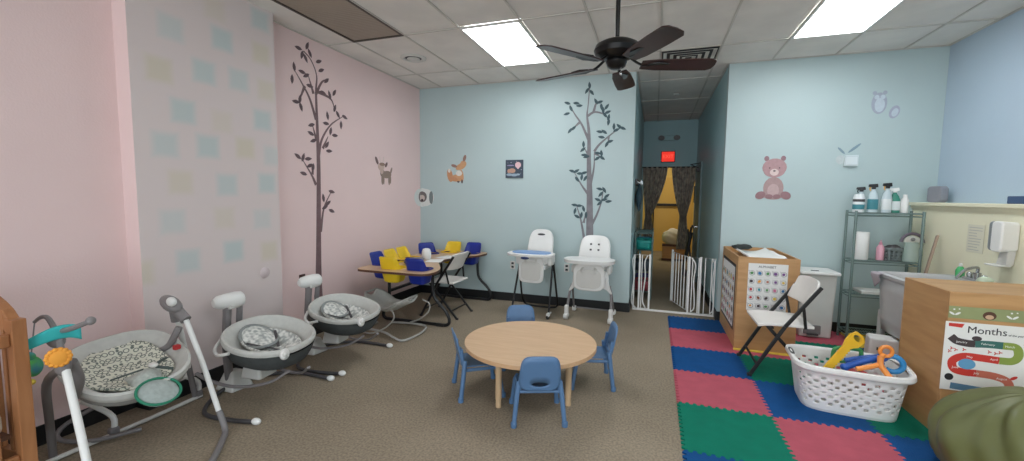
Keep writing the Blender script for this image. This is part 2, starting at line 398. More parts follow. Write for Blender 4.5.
for (a, b) in (((0.012, YR), (0.012, 0)), ((0, -0.012), (3.15, -0.012)), ((4.21, -0.012), (6.25, -0.012)), ((6.238, YR), (6.238, 0)), ((3.162, 0), (3.162, 3.74)), ((4.198, 0), (4.198, 3.74))):
    mb.bar((a[0], a[1], H+0.004), (b[0], b[1], H+0.004), 0.024, 0.008)
struct(mb.build('trim_2', M_TEE, smooth=False))
# baseboards
def base(name, x0, x1, y0, y1): return wbox(name, x0, x1, y0, y1, 0, 0.12, M_BASE)
mb = MB(); mb.box((0.006, (YR-3.81)/2, 0.06), (0.012, abs(YR+3.81), 0.12)); mb.box((0.146, -3.25, 0.06), (0.012, 1.14, 0.12)); mb.box((0.07, -3.816, 0.06), (0.15, 0.012, 0.12)); mb.box((0.006, -1.345, 0.06), (0.012, 2.69, 0.12))
struct(mb.build('baseboard_left', M_BASE, smooth=False))
mb = MB(); mb.box((1.575, -0.006, 0.06), (3.15, 0.012, 0.12)); mb.box((3.156, 0.06, 0.06), (0.012, 0.13, 0.12))
struct(mb.build('baseboard_back', M_BASE, smooth=False))
base('baseboard_back_right', 4.21, 6.06, -0.012, 0)
base('baseboard_hall_left', 3.15, 3.162, 0.12, 3.74)
base('baseboard_hall_right', 4.198, 4.21, 0.0, 3.74)
# yellow half wall with ledge on the right
wbox('wall_half', 6.06, 6.25, -4.2, 0, 0, 1.47, M_CREAM)
wbox('trim_3', 6.02, 6.25, -4.2, 0, 1.47, 1.505, M_CREAM, bevel=0.006)
wbox('trim_4', 6.045, 6.06, -4.2, 0, 1.44, 1.47, M_CREAM)

# ------------------------------------------------------------------ ceiling fixtures
M_LAMP = mat('lit_diffuser', (246, 250, 255), rough=0.4, emit=13.0)
def ceiling_light(ci, y, label):
    cx = X0+0.61*ci+0.305; cy = y+0.61
    t = thing('ceiling_light', label, 'light', (cx, cy, H), 0, 'ceiling light panels')
    f = MB()
    for s in (-1, 1):
        f.box((s*0.293, 0, 0.0), (0.022, 1.2, 0.012)); f.box((0, s*0.594, 0.0), (0.6, 0.022, 0.012))
    f.box((0, 0, 0.06), (0.6, 1.2, 0.02)); f.build('frame', M_WHITE, t, smooth=False)
    MB().box((0, 0, 0.008), (0.566, 1.168, 0.008)).build('diffuser', M_LAMP, t, smooth=False)
ceiling_light(*LIGHTS[0], 'lit rectangular ceiling panel left of the fan, its whole outline in view')
ceiling_light(*LIGHTS[1], 'lit rectangular ceiling panel at upper right, cut by the top of the photo')
ceiling_light(*LIGHTS[2], 'added lit ceiling panel out of view near the camera, the left one of that pair')
ceiling_light(*LIGHTS[3], 'added lit ceiling panel out of view near the camera, beside the right wall')
# brown return grille
t = thing('return_air_grille', 'dark brown rectangular air grille filling a ceiling slot at upper left', 'vent', (X0+0.305, Y0-1.83, H))
MB().box((0, 0, 0.012), (0.585, 1.195, 0.012)).build('panel', mat('brown_grille', (158, 146, 132), rough=0.55, var=0.18, scale=1.5), t, smooth=False)
f = MB()
for s in (-1, 1): f.box((s*0.296, 0, 0.0), (0.018, 1.21, 0.014)); f.box((0, s*0.598, 0.0), (0.6, 0.018, 0.014))
f.build('frame', mat('dark_frame', (84, 76, 70), rough=0.5), t, smooth=False)
g = MB()
for k in range(-18, 19): g.box((0, k*0.0315, 0.006), (0.57, 0.018, 0.004))
g.build('slat', mat('brown_slat', (164, 152, 138), rough=0.5), t, smooth=False)
# round diffuser
t = thing('round_ceiling_vent', 'small round ceiling vent beyond the brown grille', 'vent', (0.69, -1.27, H))
f = MB(); f.lathe([(0.15, 0.008), (0.15, 0.0), (0.12, -0.012), (0.10, -0.004), (0.10, 0.006)], seg=32); f.build('ring', M_OFFW, t)
f = MB(); f.lathe([(0.095, 0.004), (0.001, 0.005)], seg=32); f.build('throat', M_DKGREY, t)
f = MB(); f.lathe([(0.001, -0.02), (0.06, -0.016), (0.075, -0.006), (0.07, -0.002), (0.001, -0.01)], seg=32); f.build('cone', M_OFFW, t)
# square diffuser
t = thing('square_ceiling_vent', 'square stepped ceiling vent behind the fan blades', 'vent', (3.73, -0.38, H))
MB().box((0, 0, 0.006), (0.575, 0.575, 0.008)).build('throat', M_BLACKP, t, smooth=False)
for k, h in enumerate((0.27, 0.2, 0.13, 0.07)):
    f = MB()
    for a in range(4):
        R = Rz(a*PI/2)
        v = [Vector((-h, -h, -0.012)), Vector((h, -h, -0.012)), Vector((h-0.035, -h+0.035, 0.002)), Vector((-h+0.035, -h+0.035, 0.002))]
        f.add([R @ q for q in v], [(0, 1, 2, 3)])
    f.build('louver', M_OFFW, t, smooth=False, solid=0.003)
# small recessed sprinkler in hall ceiling
t = MB().lathe([(0.001, -0.012), (0.03, -0.01), (0.05, 0.0), (0.05, 0.006), (0.001, 0.006)], seg=20).build('smoke_detector', M_OFFW)
t.location = (3.68, 1.35, H-0.006); tag(t, 'small round white disc on the dim hallway ceiling', 'detector')

# ------------------------------------------------------------------ ceiling fan
FX, FY = 3.17, -2.90
t = thing('ceiling_fan', 'dark bronze ceiling fan with five brown blades hanging on a long rod', 'fan', (FX, FY, 0))
f = MB(); f.lathe([(0.001, H), (0.075, H), (0.07, H-0.03), (0.03, H-0.07), (0.014, H-0.075)], seg=24); f.build('canopy', M_FANM, t)
f = MB(); f.tube([(0, 0, H-0.06), (0, 0, 2.48)], 0.014, 12); f.build('downrod', M_FANM, t)
f = MB(); f.lathe([(0.001, 2.505), (0.03, 2.503), (0.04, 2.492), (0.095, 2.484), (0.13, 2.465), (0.142, 2.435), (0.132, 2.408), (0.10, 2.39), (0.08, 2.382), (0.001, 2.38)], seg=36); f.build('motor_housing', M_FANM, t)
f = MB(); f.lathe([(0.001, 2.385), (0.06, 2.38), (0.066, 2.365), (0.055, 2.335), (0.035, 2.322), (0.001, 2.32)], seg=28); f.build('switch_housing', M_FANM, t)
for k in range(5):
    a = 0.271+k*2*PI/5; R = Rz(a); P = Matrix.Rotation(math.radians(-12), 3, 'X')
    out = [(0.17, -0.046), (0.28, -0.062), (0.50, -0.068), (0.64, -0.066), (0.672, -0.045), (0.68, 0), (0.672, 0.045), (0.64, 0.066), (0.50, 0.068), (0.28, 0.062), (0.17, 0.046)]
    f = MB(); n = len(out); vs = []
    for z in (0.004, -0.004):
        for (x, y) in out: vs.append(R @ (P @ Vector((x*0.885, y, z)))+Vector((0, 0, 2.345)))
    f.add(vs, [tuple(range(n)), tuple(range(2*n-1, n-1, -1))]+[(i, (i+1) % n, n+(i+1) % n, n+i) for i in range(n)])
    bl = f.build('blade', M_FAN, t, smooth=False, bevel=0.002, segs=1)
    f = MB(); f.tube([R @ Vector(q)+Vector((0, 0, 2.36)) for q in ((0.06, 0, 0.05), (0.11, 0, 0.01), (0.16, 0, -0.015), (0.22, 0, -0.012))], 0.012, 8, smooth=3, sq=0.6)
    f.prism([tuple((R @ Vector((x, y, 0))).xy) for x, y in ((0.19, -0.02), (0.24, -0.045), (0.31, -0.03), (0.33, 0), (0.31, 0.03), (0.24, 0.045), (0.19, 0.02))], 2.342, 2.350)
    f.build('blade_iron', M_FANM, bl)
f = MB(); f.tube([(0.03, -0.02, 2.33), (0.03, -0.02, 2.29)], 0.0025, 6); f.ellipsoid((0.03, -0.02, 2.285), (0.008, 0.008, 0.012)); f.build('pull_chain', M_CHROME, t)

# ------------------------------------------------------------------ hallway
mb = MB(); mb.box((3.655, 3.725, 2.38), (0.28, 0.03, 0.23)); ex = mb.build('exit_sign', M_DKGREY, smooth=False, bevel=0.01)
tag(ex, 'lit red exit sign on the wall above the curtained opening', 'sign')
p = MB().box((3.655, 3.706, 2.38), (0.25, 0.01, 0.20)).build('face_plate', mat('exit_red', (236, 52, 38), rough=0.5, emit=0.9), ex, smooth=False)
text('lettering', 'EXIT', 0.105, mat('exit_letters', (255, 98, 76), rough=0.5, emit=0.9), ex, (3.655, 3.70, 2.38))
t = thing('emergency_light', 'twin-headed emergency light above the red exit sign', 'light', (3.66, 3.735, 2.76))
MB().box((0, -0.03, 0), (0.22, 0.06, 0.1)).build('body', M_HALL, t, smooth=False, bevel=0.01)
for s in (-1, 1):
    f = MB(); f.lathe([(0.001, -0.03), (0.045, -0.028), (0.075, 0.02), (0.07, 0.03), (0.001, 0.026)], (s*0.15, -0.06, 0.0), 20, R=Rx(PI/2), sx=0.85, sy=0.7); f.build('lamp_head', M_GREYP, t)
# curtains
def curtain(label, xa, xb, xg0, xg1, zt, zg, zb):
    def fn(u, v):
        z = zt+(zb-zt)*v
        tg = (zt-zg)/(zt-zb)
        if v < tg:
            k = (v/tg)**1.6; a = xa+(xg0-xa)*k; b = xb+(xg1-xb)*k
        else:
            k = (v-tg)/(1-tg); k = min(1, k*1.3); w = 0.11
            a = xg0-(w*0.4)*k; b = xg1+(w*0.5)*k
        x = a+(b-a)*u
        return (x, 3.70+0.03*math.sin(u*30+v*1.5), z)
    o = MB().surf(fn, 60, 30).build('curtain', mat('grey_floral_curtain', (212, 198, 180), rough=0.9, col2=(158, 144, 134), scale=14), solid=0.003)
    tag(o, label, 'curtain', 'curtains in the hall opening'); return o
curtain('grey patterned curtain tied to the left side of the hall opening', 3.17, 3.66, 3.24, 3.37, 2.17, 1.15, 0.55)
curtain('grey patterned curtain tied to the right side of the hall opening', 3.74, 4.21, 3.93, 4.06, 2.17, 1.15, 0.45)
f = MB(); f.tube([(3.15, 3.70, 2.16), (4.21, 3.70, 2.16)], 0.012, 8); tag(f.build('curtain_rod', M_DKGREY), 'thin rod across the top of the hall opening', 'rod')
# door on the hall's right wall
mb = MB(); mb.box((4.2, 3.0, 1.05), (0.02, 0.86, 2.1)); d1 = struct(mb.build('door_1', mat('grey_door', (140, 160, 160), rough=0.4), smooth=False, bevel=0.004))
mb = MB(); mb.box((4.195, 2.53, 1.08), (0.03, 0.07, 2.16)); mb.box((4.195, 3.47, 1.08), (0.03, 0.07, 2.16)); mb.box((4.195, 3.0, 2.14), (0.03, 0.94, 0.07))
struct(mb.build('trim_5', mat('door_casing', (120, 140, 142), rough=0.4), smooth=False))
f = MB(); f.tube([(4.19, 2.66, 1.0), (4.14, 2.66, 1.0), (4.14, 2.76, 1.0)], 0.01, 8); f.build('door_handle', M_CHROME, d1)
f = MB(); f.box((4.16, 2.75, 2.04), (0.05, 0.2, 0.06)); f.tube([(4.15, 2.7, 2.08), (4.02, 2.62, 2.13), (4.17, 2.52, 2.15)], 0.009, 6); f.build('door_closer', M_DKGREY, d1)
f = MB(); f.box((4.19, 3.62, 1.6), (0.025, 0.16, 0.34)); tag(f.build('wall_phone', M_BLACKP, smooth=False, bevel=0.01), 'black wall unit beside the curtain on the hallway right wall', 'wall unit')
# shelf on the hall's left side
t = thing('hall_shelf', 'dark wire shelf against the left side of the hallway behind the gate', 'shelf', (3.30, 1.2, 0))
for sx in (-1, 1):
    for sy in (-1, 1):
        MB().tube([(sx*0.12, sy*0.42, 0), (sx*0.12, sy*0.42, 1.02)], 0.012, 8).build('post', M_WIRE, t)
for z in (0.12, 0.42, 0.74, 0.99):
    f = MB()
    for k in range(13): f.tube([(-0.12, -0.42+k*0.07, z), (0.12, -0.42+k*0.07, z)], 0.004, 4)
    for s in (-1, 1): f.tube([(s*0.12, -0.42, z), (s*0.12, 0.42, z)], 0.007, 6)
    f.build('shelf_board', M_WIRE, t)
def basket_small(loc, col, label, cname, w=0.2, h=0.13):
    M = mat(cname, col, rough=0.5)
    f = MB()
    def wallf(u, v):
        a = 2*PI*u; s = 1+0.12*v; q = abs(math.cos(a))**4+abs(math.sin(a))**4; r_ = q**-0.25
        return (w/2*s*r_*math.cos(a), w*0.7*s*r_*math.sin(a), h*v)
    f.surf(wallf, 28, 3); o = f.build('storage_basket', M, solid=0.006); o.location = loc
    g = MB(); g.surf(lambda u, v: (w*(u-0.5)*1.1, w*1.4*(v-0.5)*1.1, 0.004+h*0.75+0.02*math.sin(u*9)*math.sin(v*11)), 12, 12); g.build('contents', mat('mixed_cloth_'+cname, tuple(min(255, int(c*0.7+40)) for c in col), rough=0.9, var=0.4, scale=20), o)
    MB().box((0, 0, 0.004), (w*0.95, w*1.3, 0.006)).build('bottom', M, o, smooth=False)
    return tag(o, label, 'basket', 'baskets on the hallway shelf')
basket_small((3.30, 0.98, 0.75), (30, 150, 140), 'teal basket on the upper part of the hallway shelf', 'teal_plastic', 0.24, 0.14)
basket_small((3.30, 1.38, 0.75), (60, 130, 150), 'dull blue basket behind the teal one on the hallway shelf', 'dull_blue_plastic', 0.22, 0.13)
basket_small((3.30, 0.98, 0.43), (60, 70, 78), 'dark basket on the middle level of the hallway shelf', 'slate_plastic', 0.23, 0.14)
basket_small((3.30, 0.98, 0.13), (150, 60, 70), 'red basket on the lowest level of the hallway shelf', 'red_plastic', 0.23, 0.14)
basket_small((3.30, 1.38, 0.13), (70, 60, 120), 'purple basket behind the red one at the bottom of the hallway shelf', 'purple_plastic', 0.23, 0.14)
# tall things hung on the left hall wall
t = thing('coat_rack', 'row of hooks with hanging bags high on the hallway left wall', 'rack', (3.165, 1.1, 1.75))
MB().box((0.0, 0, 0), (0.03, 1.1, 0.08)).build('board', M_DKGREY, t, smooth=False)
for k in range(5):
    MB().tube([(0.01, -0.45+k*0.22, 0), (0.06, -0.45+k*0.22, -0.02), (0.07, -0.45+k*0.22, 0.02)], 0.006, 6).build('hook', M_CHROME, t)
bagc = [((50, 70, 80), 'dark slate'), ((150, 160, 160), 'pale grey'), ((60, 90, 70), 'dark green')]
for k, (c, nm) in enumerate(bagc):
    f = MB()
    def bag(u, v, k=k):
        a = 2*PI*u; w = 0.05+0.05*math.sin(PI*min(1, v*1.1))
        return (3.21+0.045*math.sin(PI*v*0.9+0.2)*math.cos(a), 0.65+k*0.22+w*math.sin(a)*1.1, 1.72-0.40*v)
    f.surf(bag, 16, 10); tag(f.build('hanging_bag', mat(nm.replace(' ', '_')+'_cloth', c, rough=0.9, var=0.1)), nm+' bag hanging from a hook on the hallway left wall', 'bag', 'bags on the hallway hooks')
# far room things
mb = MB(); mb.box((3.92, 6.985, 1.05), (1.0, 0.03, 2.1)); d2 = struct(mb.build('door_2', mat('ochre_door', (216, 176, 92), rough=0.4), smooth=False, bevel=0.004))
MB().box((3.84, 6.93, 1.33), (0.86, 0.05, 0.07)).build('push_bar', M_BLACKP, d2, smooth=False, bevel=0.008)
MB().box((3.40, 6.95, 1.0), (0.03, 0.03, 1.1)).build('edge_strip', M_BLACKP, d2, smooth=False)
l = area('far_room_lamp', (3.9, 5.6, 2.85), (0, 0, 0), 0.6, 0.6, 24, (1.0, 0.93, 0.78))
t = MB().box((3.66, 4.6, 2.86), (0.26, 0.4, 0.05)).build('far_ceiling_light', mat('warm_lit', (255, 232, 120), rough=0.5, emit=1.0), smooth=False, bevel=0.008); tag(t, 'small glowing yellow light at the top of the curtained opening', 'light')
t = thing('wooden_crate', 'brown wooden crate beyond the curtains under a white bundle', 'crate', (3.92, 5.3, 0))
MB().box((0, 0, 0.2), (0.55, 0.45, 0.4)).build('body', M_BIRCH, t, smooth=False, bevel=0.01)
f = MB(); f.box((0, -0.23, 0.38), (0.57, 0.02, 0.05)); f.box((0, -0.23, 0.03), (0.57, 0.02, 0.05)); f.build_each('rail', M_BROWNE, t, smooth=False)
def blob(c, r, seed, amp=0.12, nu=32, nv=20, fq=3.0):
    rr = random.Random(seed); ph = [rr.uniform(0, 6) for _ in range(6)]
    mb = MB(); mb.ellipsoid((0, 0, 0), (1, 1, 1), nu=nu, nv=nv)
    vs = []
    for v in mb.v:
        x, y, z = v; k = 1+amp*(math.sin(fq*x+ph[0])*math.cos(fq*1.3*y+ph[1])+0.6*math.sin(fq*2.1*z+fq*1.7*x+ph[2])*math.sin(fq*1.9*y+ph[3]))
        vs.append((c[0]+x*r[0]*k, c[1]+y*r[1]*k, c[2]+z*r[2]*k))
    mb.v = vs; return mb
tag(blob((3.88, 5.25, 0.56), (0.26, 0.2, 0.2), 4).build('white_bundle', mat('white_cloth', (220, 214, 200), rough=0.9)), 'white cloth bundle lying on the wooden crate beyond the curtains', 'bundle')
t = thing('folded_stroller', 'dark folded stroller leaning near the right curtain in the hallway', 'stroller', (4.08, 3.2, 0))
for (a, b) in (((-0.08, 0, 0), (0.05, 0.1, 0.95)), ((0.08, -0.2, 0), (0.0, 0.2, 0.9)), ((-0.08, 0.25, 0), (0.06, -0.05, 1.0))):
    MB().tube([a, b], 0.016, 8).build('frame_tube', M_DKGREY, t)
f = MB(); f.surf(lambda u, v: (-0.05+0.09*v+0.03*math.sin(u*PI), -0.12+0.3*u, 0.3+0.55*v), 8, 8); f.build('seat_fabric', M_DKGREY, t, solid=0.03)
for y in (-0.2, 0.25): MB().lathe([(0.001, -0.02), (0.06, -0.02), (0.07, 0), (0.06, 0.02), (0.001, 0.02)], (-0.04, y, 0.075), 16, 'x').build('wheel', M_BLACKP, t)

# ------------------------------------------------------------------ baby gate
t = thing('baby_gate', 'white metal baby gate across the hallway with its door swung open', 'gate', (0, 0.17, 0))
GH = 0.755
def gbars(name, x0, x1, n, z0=0.03, ya=0, yb=0, par=t):
    o = MB(); a = Vector((x0, ya, 0)); b = Vector((x1, yb, 0))
    o.tube([a+Vector((0, 0, z0)), b+Vector((0, 0, z0)), b+Vector((0, 0, GH)), a+Vector((0, 0, GH))], 0.0115, 8, closed=True)
    r = o.build(name, M_WHITE, par)
    for k in range(n):
        p = a+(b-a)*(k+0.5)/n
        MB().tube([p+Vector((0, 0, z0)), p+Vector((0, 0, GH))], 0.0065, 8).build('bar', M_WHITE, r)
    return r
f = MB(); f.bar((3.19, 0, 0.012), (4.20, 0, 0.012), 0.03, 0.024); f.build('threshold_bar', M_WHITE, t, smooth=False, bevel=0.004)
for x in (3.27, 3.40, 3.885, 4.02):
    MB().bar((x, 0, 0), (x, 0, GH+0.01), 0.025, 0.025, (0, 1, 0)).build('upright', M_WHITE, t, smooth=False, bevel=0.004)
f = MB()
f.tube([(3.215, 0, GH), (3.175, 0, GH-0.08), (3.20, 0, 0.45), (3.175, 0, 0.12), (3.23, 0, 0.03)], 0.008, 8, smooth=5)
f.tube([(3.37, 0, GH), (3.335, 0, GH-0.1), (3.345, 0, 0.45), (3.32, 0, 0.15), (3.36, 0, 0.03)], 0.008, 8, smooth=5)
f.build_each('curved_bar', M_WHITE, t)
gbars('left_panel', 3.2, 3.40, 1)
gbars('right_panel', 3.885, 4.19, 4)
f = MB()
f.tube([(4.16, 0, GH), (4.185, 0, GH-0.1), (4.165, 0, 0.45), (4.19, 0, 0.12), (4.15, 0, 0.03)], 0.008, 8, smooth=5)
f.tube([(3.91, 0, GH), (3.96, 0, GH-0.1), (3.945, 0, 0.45), (3.965, 0, 0.12), (3.92, 0, 0.03)], 0.008, 8, smooth=5)
f.build_each('curved_bar', M_WHITE, t)
dr = gbars('gate_door', 3.885, 3.70, 6, 0.05, 0, 0.53)
MB().tube([(3.70, 0.53, 0.04), (3.70, 0.53, GH+0.03)], 0.014, 8).build('latch_post', M_WHITE, dr)

# ------------------------------------------------------------------ foam floor mats
ME = [3.65, 4.26, 4.87, 5.48, 6.05]; MR = [-0.02, -0.55, -1.18, -1.80, -2.42, -3.05, -3.68]
M_FB = mat('blue_foam', (12, 76, 134), spec=0.2, rough=0.75, var=0.06, bump=0.3, bscale=200)
M_FP = mat('pink_foam', (184, 88, 102), spec=0.2, rough=0.75, var=0.06, bump=0.3, bscale=200)
M_FG = mat('green_foam', (2, 118, 94), spec=0.2, rough=0.75, var=0.06, bump=0.3, bscale=200)
M_FY = mat('yellow_foam', (222, 190, 70), rough=0.75, var=0.06)
def wave(t, amp=0.012, per=0.05):
    k = (t/per) % 1.0
    return amp if k < 0.5 else -amp
def edgepts(a, b, n=26):
    pts = []
    per = 0.05
    k0 = math.floor(min(a, b)/(per/2)); k1 = math.ceil(max(a, b)/(per/2))
    ks = [k*per/2 for k in range(int(k0), int(k1)+1) if min(a, b)+0.018 < k*per/2 < max(a, b)-0.018]
    if a > b: ks = ks[::-1]
    for k in ks:
        d = 0.004 if b > a else -0.004
        pts.append((k-d, wave(k-d*1.01))); pts.append((k+d, wave(k+d*1.01)))
    return pts
def tile(x0, x1, y0, y1, m_, label):
    e = 0.0015; P = [(x0+e, y0+e)]
    P += [(t, y0+w+e) for t, w in edgepts(x0, x1)]; P.append((x1-e, y0+e))
    P += [(x1+w-e, t) for t, w in edgepts(y0, y1)]; P.append((x1-e, y1-e))
    P += [(t, y1+w-e) for t, w in edgepts(x1, x0)]; P.append((x0+e, y1-e))
    P += [(x0+w+e, t) for t, w in edgepts(y1, y0)]
    o = MB().prism(P, 0.0, 0.012).build('foam_mat_tile', m_, smooth=False)
    return tag(o, label, 'mat', 'interlocking foam mat tiles')
G = {(0,0):('b','blue foam tile nearest the baby gate in the far left mat corner'), (0,1):('p','pink foam tile on the carpet edge, beside the alphabet cabinet'),
 (0,2):('b','blue foam tile on the carpet edge, left of the folding chair feet'), (0,3):('p','pink foam tile on the carpet edge between a blue tile and a large green one'),
 (0,4):('g','large green foam tile on the carpet edge in the foreground'), (0,5):('b','blue foam tile cut by the bottom edge of the photo on the carpet edge'),
 (1,1):('p','pink foam tile mostly hidden under the alphabet cabinet front'), (1,2):('g','green foam tile under the white folding chair'),
 (1,3):('b','blue foam tile under the left end of the laundry basket'), (1,4):('p','large pink foam tile in front of the laundry basket'),
 (2,0):('p','reddish foam tile in front of the white bin'), (2,1):('g','green foam tile behind the laundry basket'),
 (2,2):('p','pink foam tile hidden just behind the laundry basket'), (2,3):('g','green foam tile under the right end of the laundry basket'), (2,4):('b','blue foam tile between the laundry basket and the green bean bag'),
 (1,0):('b','blue foam tile under the alphabet cabinet'), (3,1):('b','blue foam tile under the utility sink'), (3,0):('y','yellow foam tile beneath the wire shelf')}
CM = {'b': M_FB, 'p': M_FP, 'g': M_FG, 'y': M_FY}
for (i, j), (c, lab) in G.items():
    tile(ME[i], ME[i+1], MR[j+1], MR[j], CM[c], lab)

# ------------------------------------------------------------------ round toddler table and chairs
TX, TY, TH, TR = 2.55, -2.6, 0.40, 0.51
t = thing('round_table', 'low round maple toddler table in the middle of the carpet', 'table', (TX, TY, 0))
f = MB(); f.lathe([(0.001, TH-0.03), (TR-0.003, TH-0.03), (TR, TH-0.027), (TR, TH-0.001), (TR-0.001, TH-0.0005)], seg=72); f.build('edge_band', M_MAPLEE, t)
f = MB(); f.lathe([(0.001, TH-0.004), (TR-0.003, TH-0.004), (TR-0.003, TH), (0.001, TH+0.0005)], seg=72); f.build('tabletop', M_MAPLE, t)
M_LEG = mat('tan_leg_paint', (206, 176, 140), rough=0.4, var=0.04)
for a in (248, 338, 68, 158):
    x, y = 0.36*math.cos(math.radians(a)), 0.36*math.sin(math.radians(a))
    f = MB(); f.lathe([(0.001, 0.0), (0.02, 0.0), (0.022, 0.01), (0.020, 0.05), (0.023, 0.06), (0.023, TH-0.03), (0.001, TH-0.03)], (x, y, 0), 16); f.build('leg', M_LEG, t)
def toddler_chair(label, loc, rz):
    # sitter faces -Y, back at +Y
    t = thing('toddler_chair', label, 'chair', loc, rz, 'blue toddler chairs around the round table')
    M = M_TBLUE
    def seat(u, v):
        x = (u-0.5)*(0.27-0.01*v); y = -0.14+0.27*v
        z = 0.235+0.012*((u-0.5)*2)**2-0.02*(1-v)**6*1.0
        return (x, y, z)
    f = MB(); f.surf(seat, 12, 12); f.build('seat', M, t, solid=0.008)
    # back with oval hand hole
    W, Hh = 0.136, 0.125; zc = 0.365
    outer = []; inner = []; n = 48
    for k in range(n):
        a = 2*PI*k/n; c, s = math.cos(a), math.sin(a)
        q = (abs(c)**5+abs(s)**5)**(-1/5)
        w = W*(1.0-0.10*(s*q if s > 0 else 0))
        outer.append((w*c*q, zc+Hh*s*q))
        inner.append((0.058*c, 0.285+0.020*s))
    mb = MB()
    def yb(z): return 0.125+(z-0.23)*0.22
    def curve(x): return -0.35*x*x
    rings = []
    for w in (0.0, 0.25, 0.5, 0.75, 1.0):
        rings.append([(inner[k][0]*(1-w)+outer[k][0]*w, inner[k][1]*(1-w)+outer[k][1]*w) for k in range(n)])
    vs = [(x, yb(z)+curve(x)+0.02, z) for r_ in rings for (x, z) in r_]
    fs = [(i*n+k, i*n+(k+1) % n, (i+1)*n+(k+1) % n, (i+1)*n+k) for i in range(4) for k in range(n)]
    mb.add(vs, fs); mb.build('backrest', M, t, solid=0.012)
    f = MB(); f.tube([(x, yb(0.275)+0.019+curve(x), z) for (x, z) in [(0.060*math.cos(a*PI/12), 0.285+0.022*math.sin(a*PI/12)) for a in range(24)]], 0.006, 6, closed=True); f.build('handle_rim', M, t)
    for s in (-1, 1):
        f = MB(); f.tube([(s*0.135, 0.13, 0.30), (s*0.148, 0.14, 0.22), (s*0.168, 0.165, 0.02)], 0.019, 10, r2=0.016); f.lathe([(0.001, 0), (0.020, 0), (0.021, 0.03), (0.016, 0.035)], (s*0.17, 0.167, 0), 12); f.build('leg', M, t)
        f = MB(); f.tube([(s*0.130, -0.10, 0.235), (s*0.145, -0.125, 0.20), (s*0.165, -0.155, 0.02)], 0.019, 10, r2=0.016); f.lathe([(0.001, 0), (0.020, 0), (0.021, 0.03), (0.016, 0.035)], (s*0.167, -0.157, 0), 12); f.build('leg', M, t)
        f = MB(); f.tube([(s*0.134, 0.13, 0.222), (s*0.132, -0.11, 0.222)], 0.013, 8); f.tube([(s*0.132, 0.135, 0.24), (s*0.128, 0.148, 0.32), (s*0.118, 0.155, 0.38)], 0.012, 8); f.build('side_rail', M, t)
    f = MB(); f.tube([(-0.134, 0.13, 0.225), (0.134, 0.13, 0.225)], 0.011, 8); f.tube([(-0.13, -0.11, 0.222), (0.13, -0.11, 0.222)], 0.011, 8); f.build_each('cross_rail', M, t)
    return t
def face(nx, ny):  # rotation so that local +Y (back) points along (nx, ny)
    return math.atan2(-nx, ny)
toddler_chair('blue toddler chair on the near side of the round table, back to the viewer', (2.70, -2.93, 0), face(0.37, -0.93))
toddler_chair('blue toddler chair at the left side of the round table', (2.17, -2.73, 0), face(-0.82, -0.57))
toddler_chair('blue toddler chair at the right side of the round table, pulled out askew', (2.97, -2.27, 0), face(0.96, 0.26))
toddler_chair('blue toddler chair behind the round table, only its backrest top showing', (2.33, -2.12, 0), face(-0.37, 0.93))

# ------------------------------------------------------------------ folding chairs
def folding_chair(label, loc, rz):
    # sitter faces -Y
    t = thing('folding_chair', label, 'chair', loc, rz, 'white folding chairs')
    M = mat('folding_white', (226, 222, 216), rough=0.5, var=0.02)
    f = MB()
    def seat(u, v):
        a = u-0.5; y = -0.21+0.40*v; w = 0.40+0.03*(1-v)
        return (a*w, y, 0.445-0.012*(1-(2*a)**2)*math.sin(PI*v)-0.02*(1-v)**5+0.006*(1-v))
    f.surf(seat, 14, 14); f.build('seat', M, t, solid=0.022, bevel=0.004)
    def back(u, v):
        a = u-0.5; z = 0.60+0.21*v
        return (a*(0.45-0.03*(1-v)), 0.10+0.40*(z-0.55)+0.045*(2*a)**2*-1+0.03, z-0.02*(2*a)**4*(1 if v > 0.5 else -0.4))
    f = MB(); f.surf(back, 16, 8); f.build('backrest', M, t, solid=0.018, bevel=0.004)
    for s in (-1, 1):
        f = MB(); f.bar((s*0.225, 0.21, 0.78), (s*0.225, -0.02, 0.44), 0.018, 0.028, (0, 1, 0)); f.bar((s*0.225, -0.02, 0.44), (s*0.225, -0.25, 0.01), 0.018, 0.028, (0, 1, 0)); f.build('front_leg', M_BLACK, t, smooth=False, bevel=0.004)
        f = MB(); f.bar((s*0.20, -0.14, 0.43), (s*0.20, 0.24, 0.01), 0.016, 0.026, (0, 1, 0)); f.build('rear_leg', M_BLACK, t, smooth=False, bevel=0.004)
        f = MB(); f.bar((s*0.225, 0.10, 0.60), (s*0.20, 0.13, 0.43), 0.012, 0.022, (0, 1, 0)); f.build('seat_hinge', M_BLACK, t, smooth=False, bevel=0.003)
        f = MB(); f.box((s*0.225, -0.252, 0.012), (0.024, 0.034, 0.024)); f.box((s*0.20, 0.243, 0.012), (0.022, 0.034, 0.024)); f.build_each('foot_cap', M_BLACKP, t, smooth=False, bevel=0.003)
    f = MB(); f.bar((-0.225, -0.20, 0.10), (0.225, -0.20, 0.10), 0.014, 0.014); f.bar((-0.20, 0.16, 0.10), (0.20, 0.16, 0.10), 0.014, 0.014); f.bar((-0.20, -0.10, 0.415), (0.20, -0.10, 0.415), 0.02, 0.014); f.build_each('crossbar', M_BLACK, t, smooth=False)
    return t
folding_chair('white folding chair with black legs standing on the foam mats', (4.51, -1.48, 0.012), math.radians(-90)).scale = (1.06, 1.03, 1.03)
folding_chair('white folding chair tucked into the notch of the daycare table', (0.95, -0.92, 0), math.radians(-92))

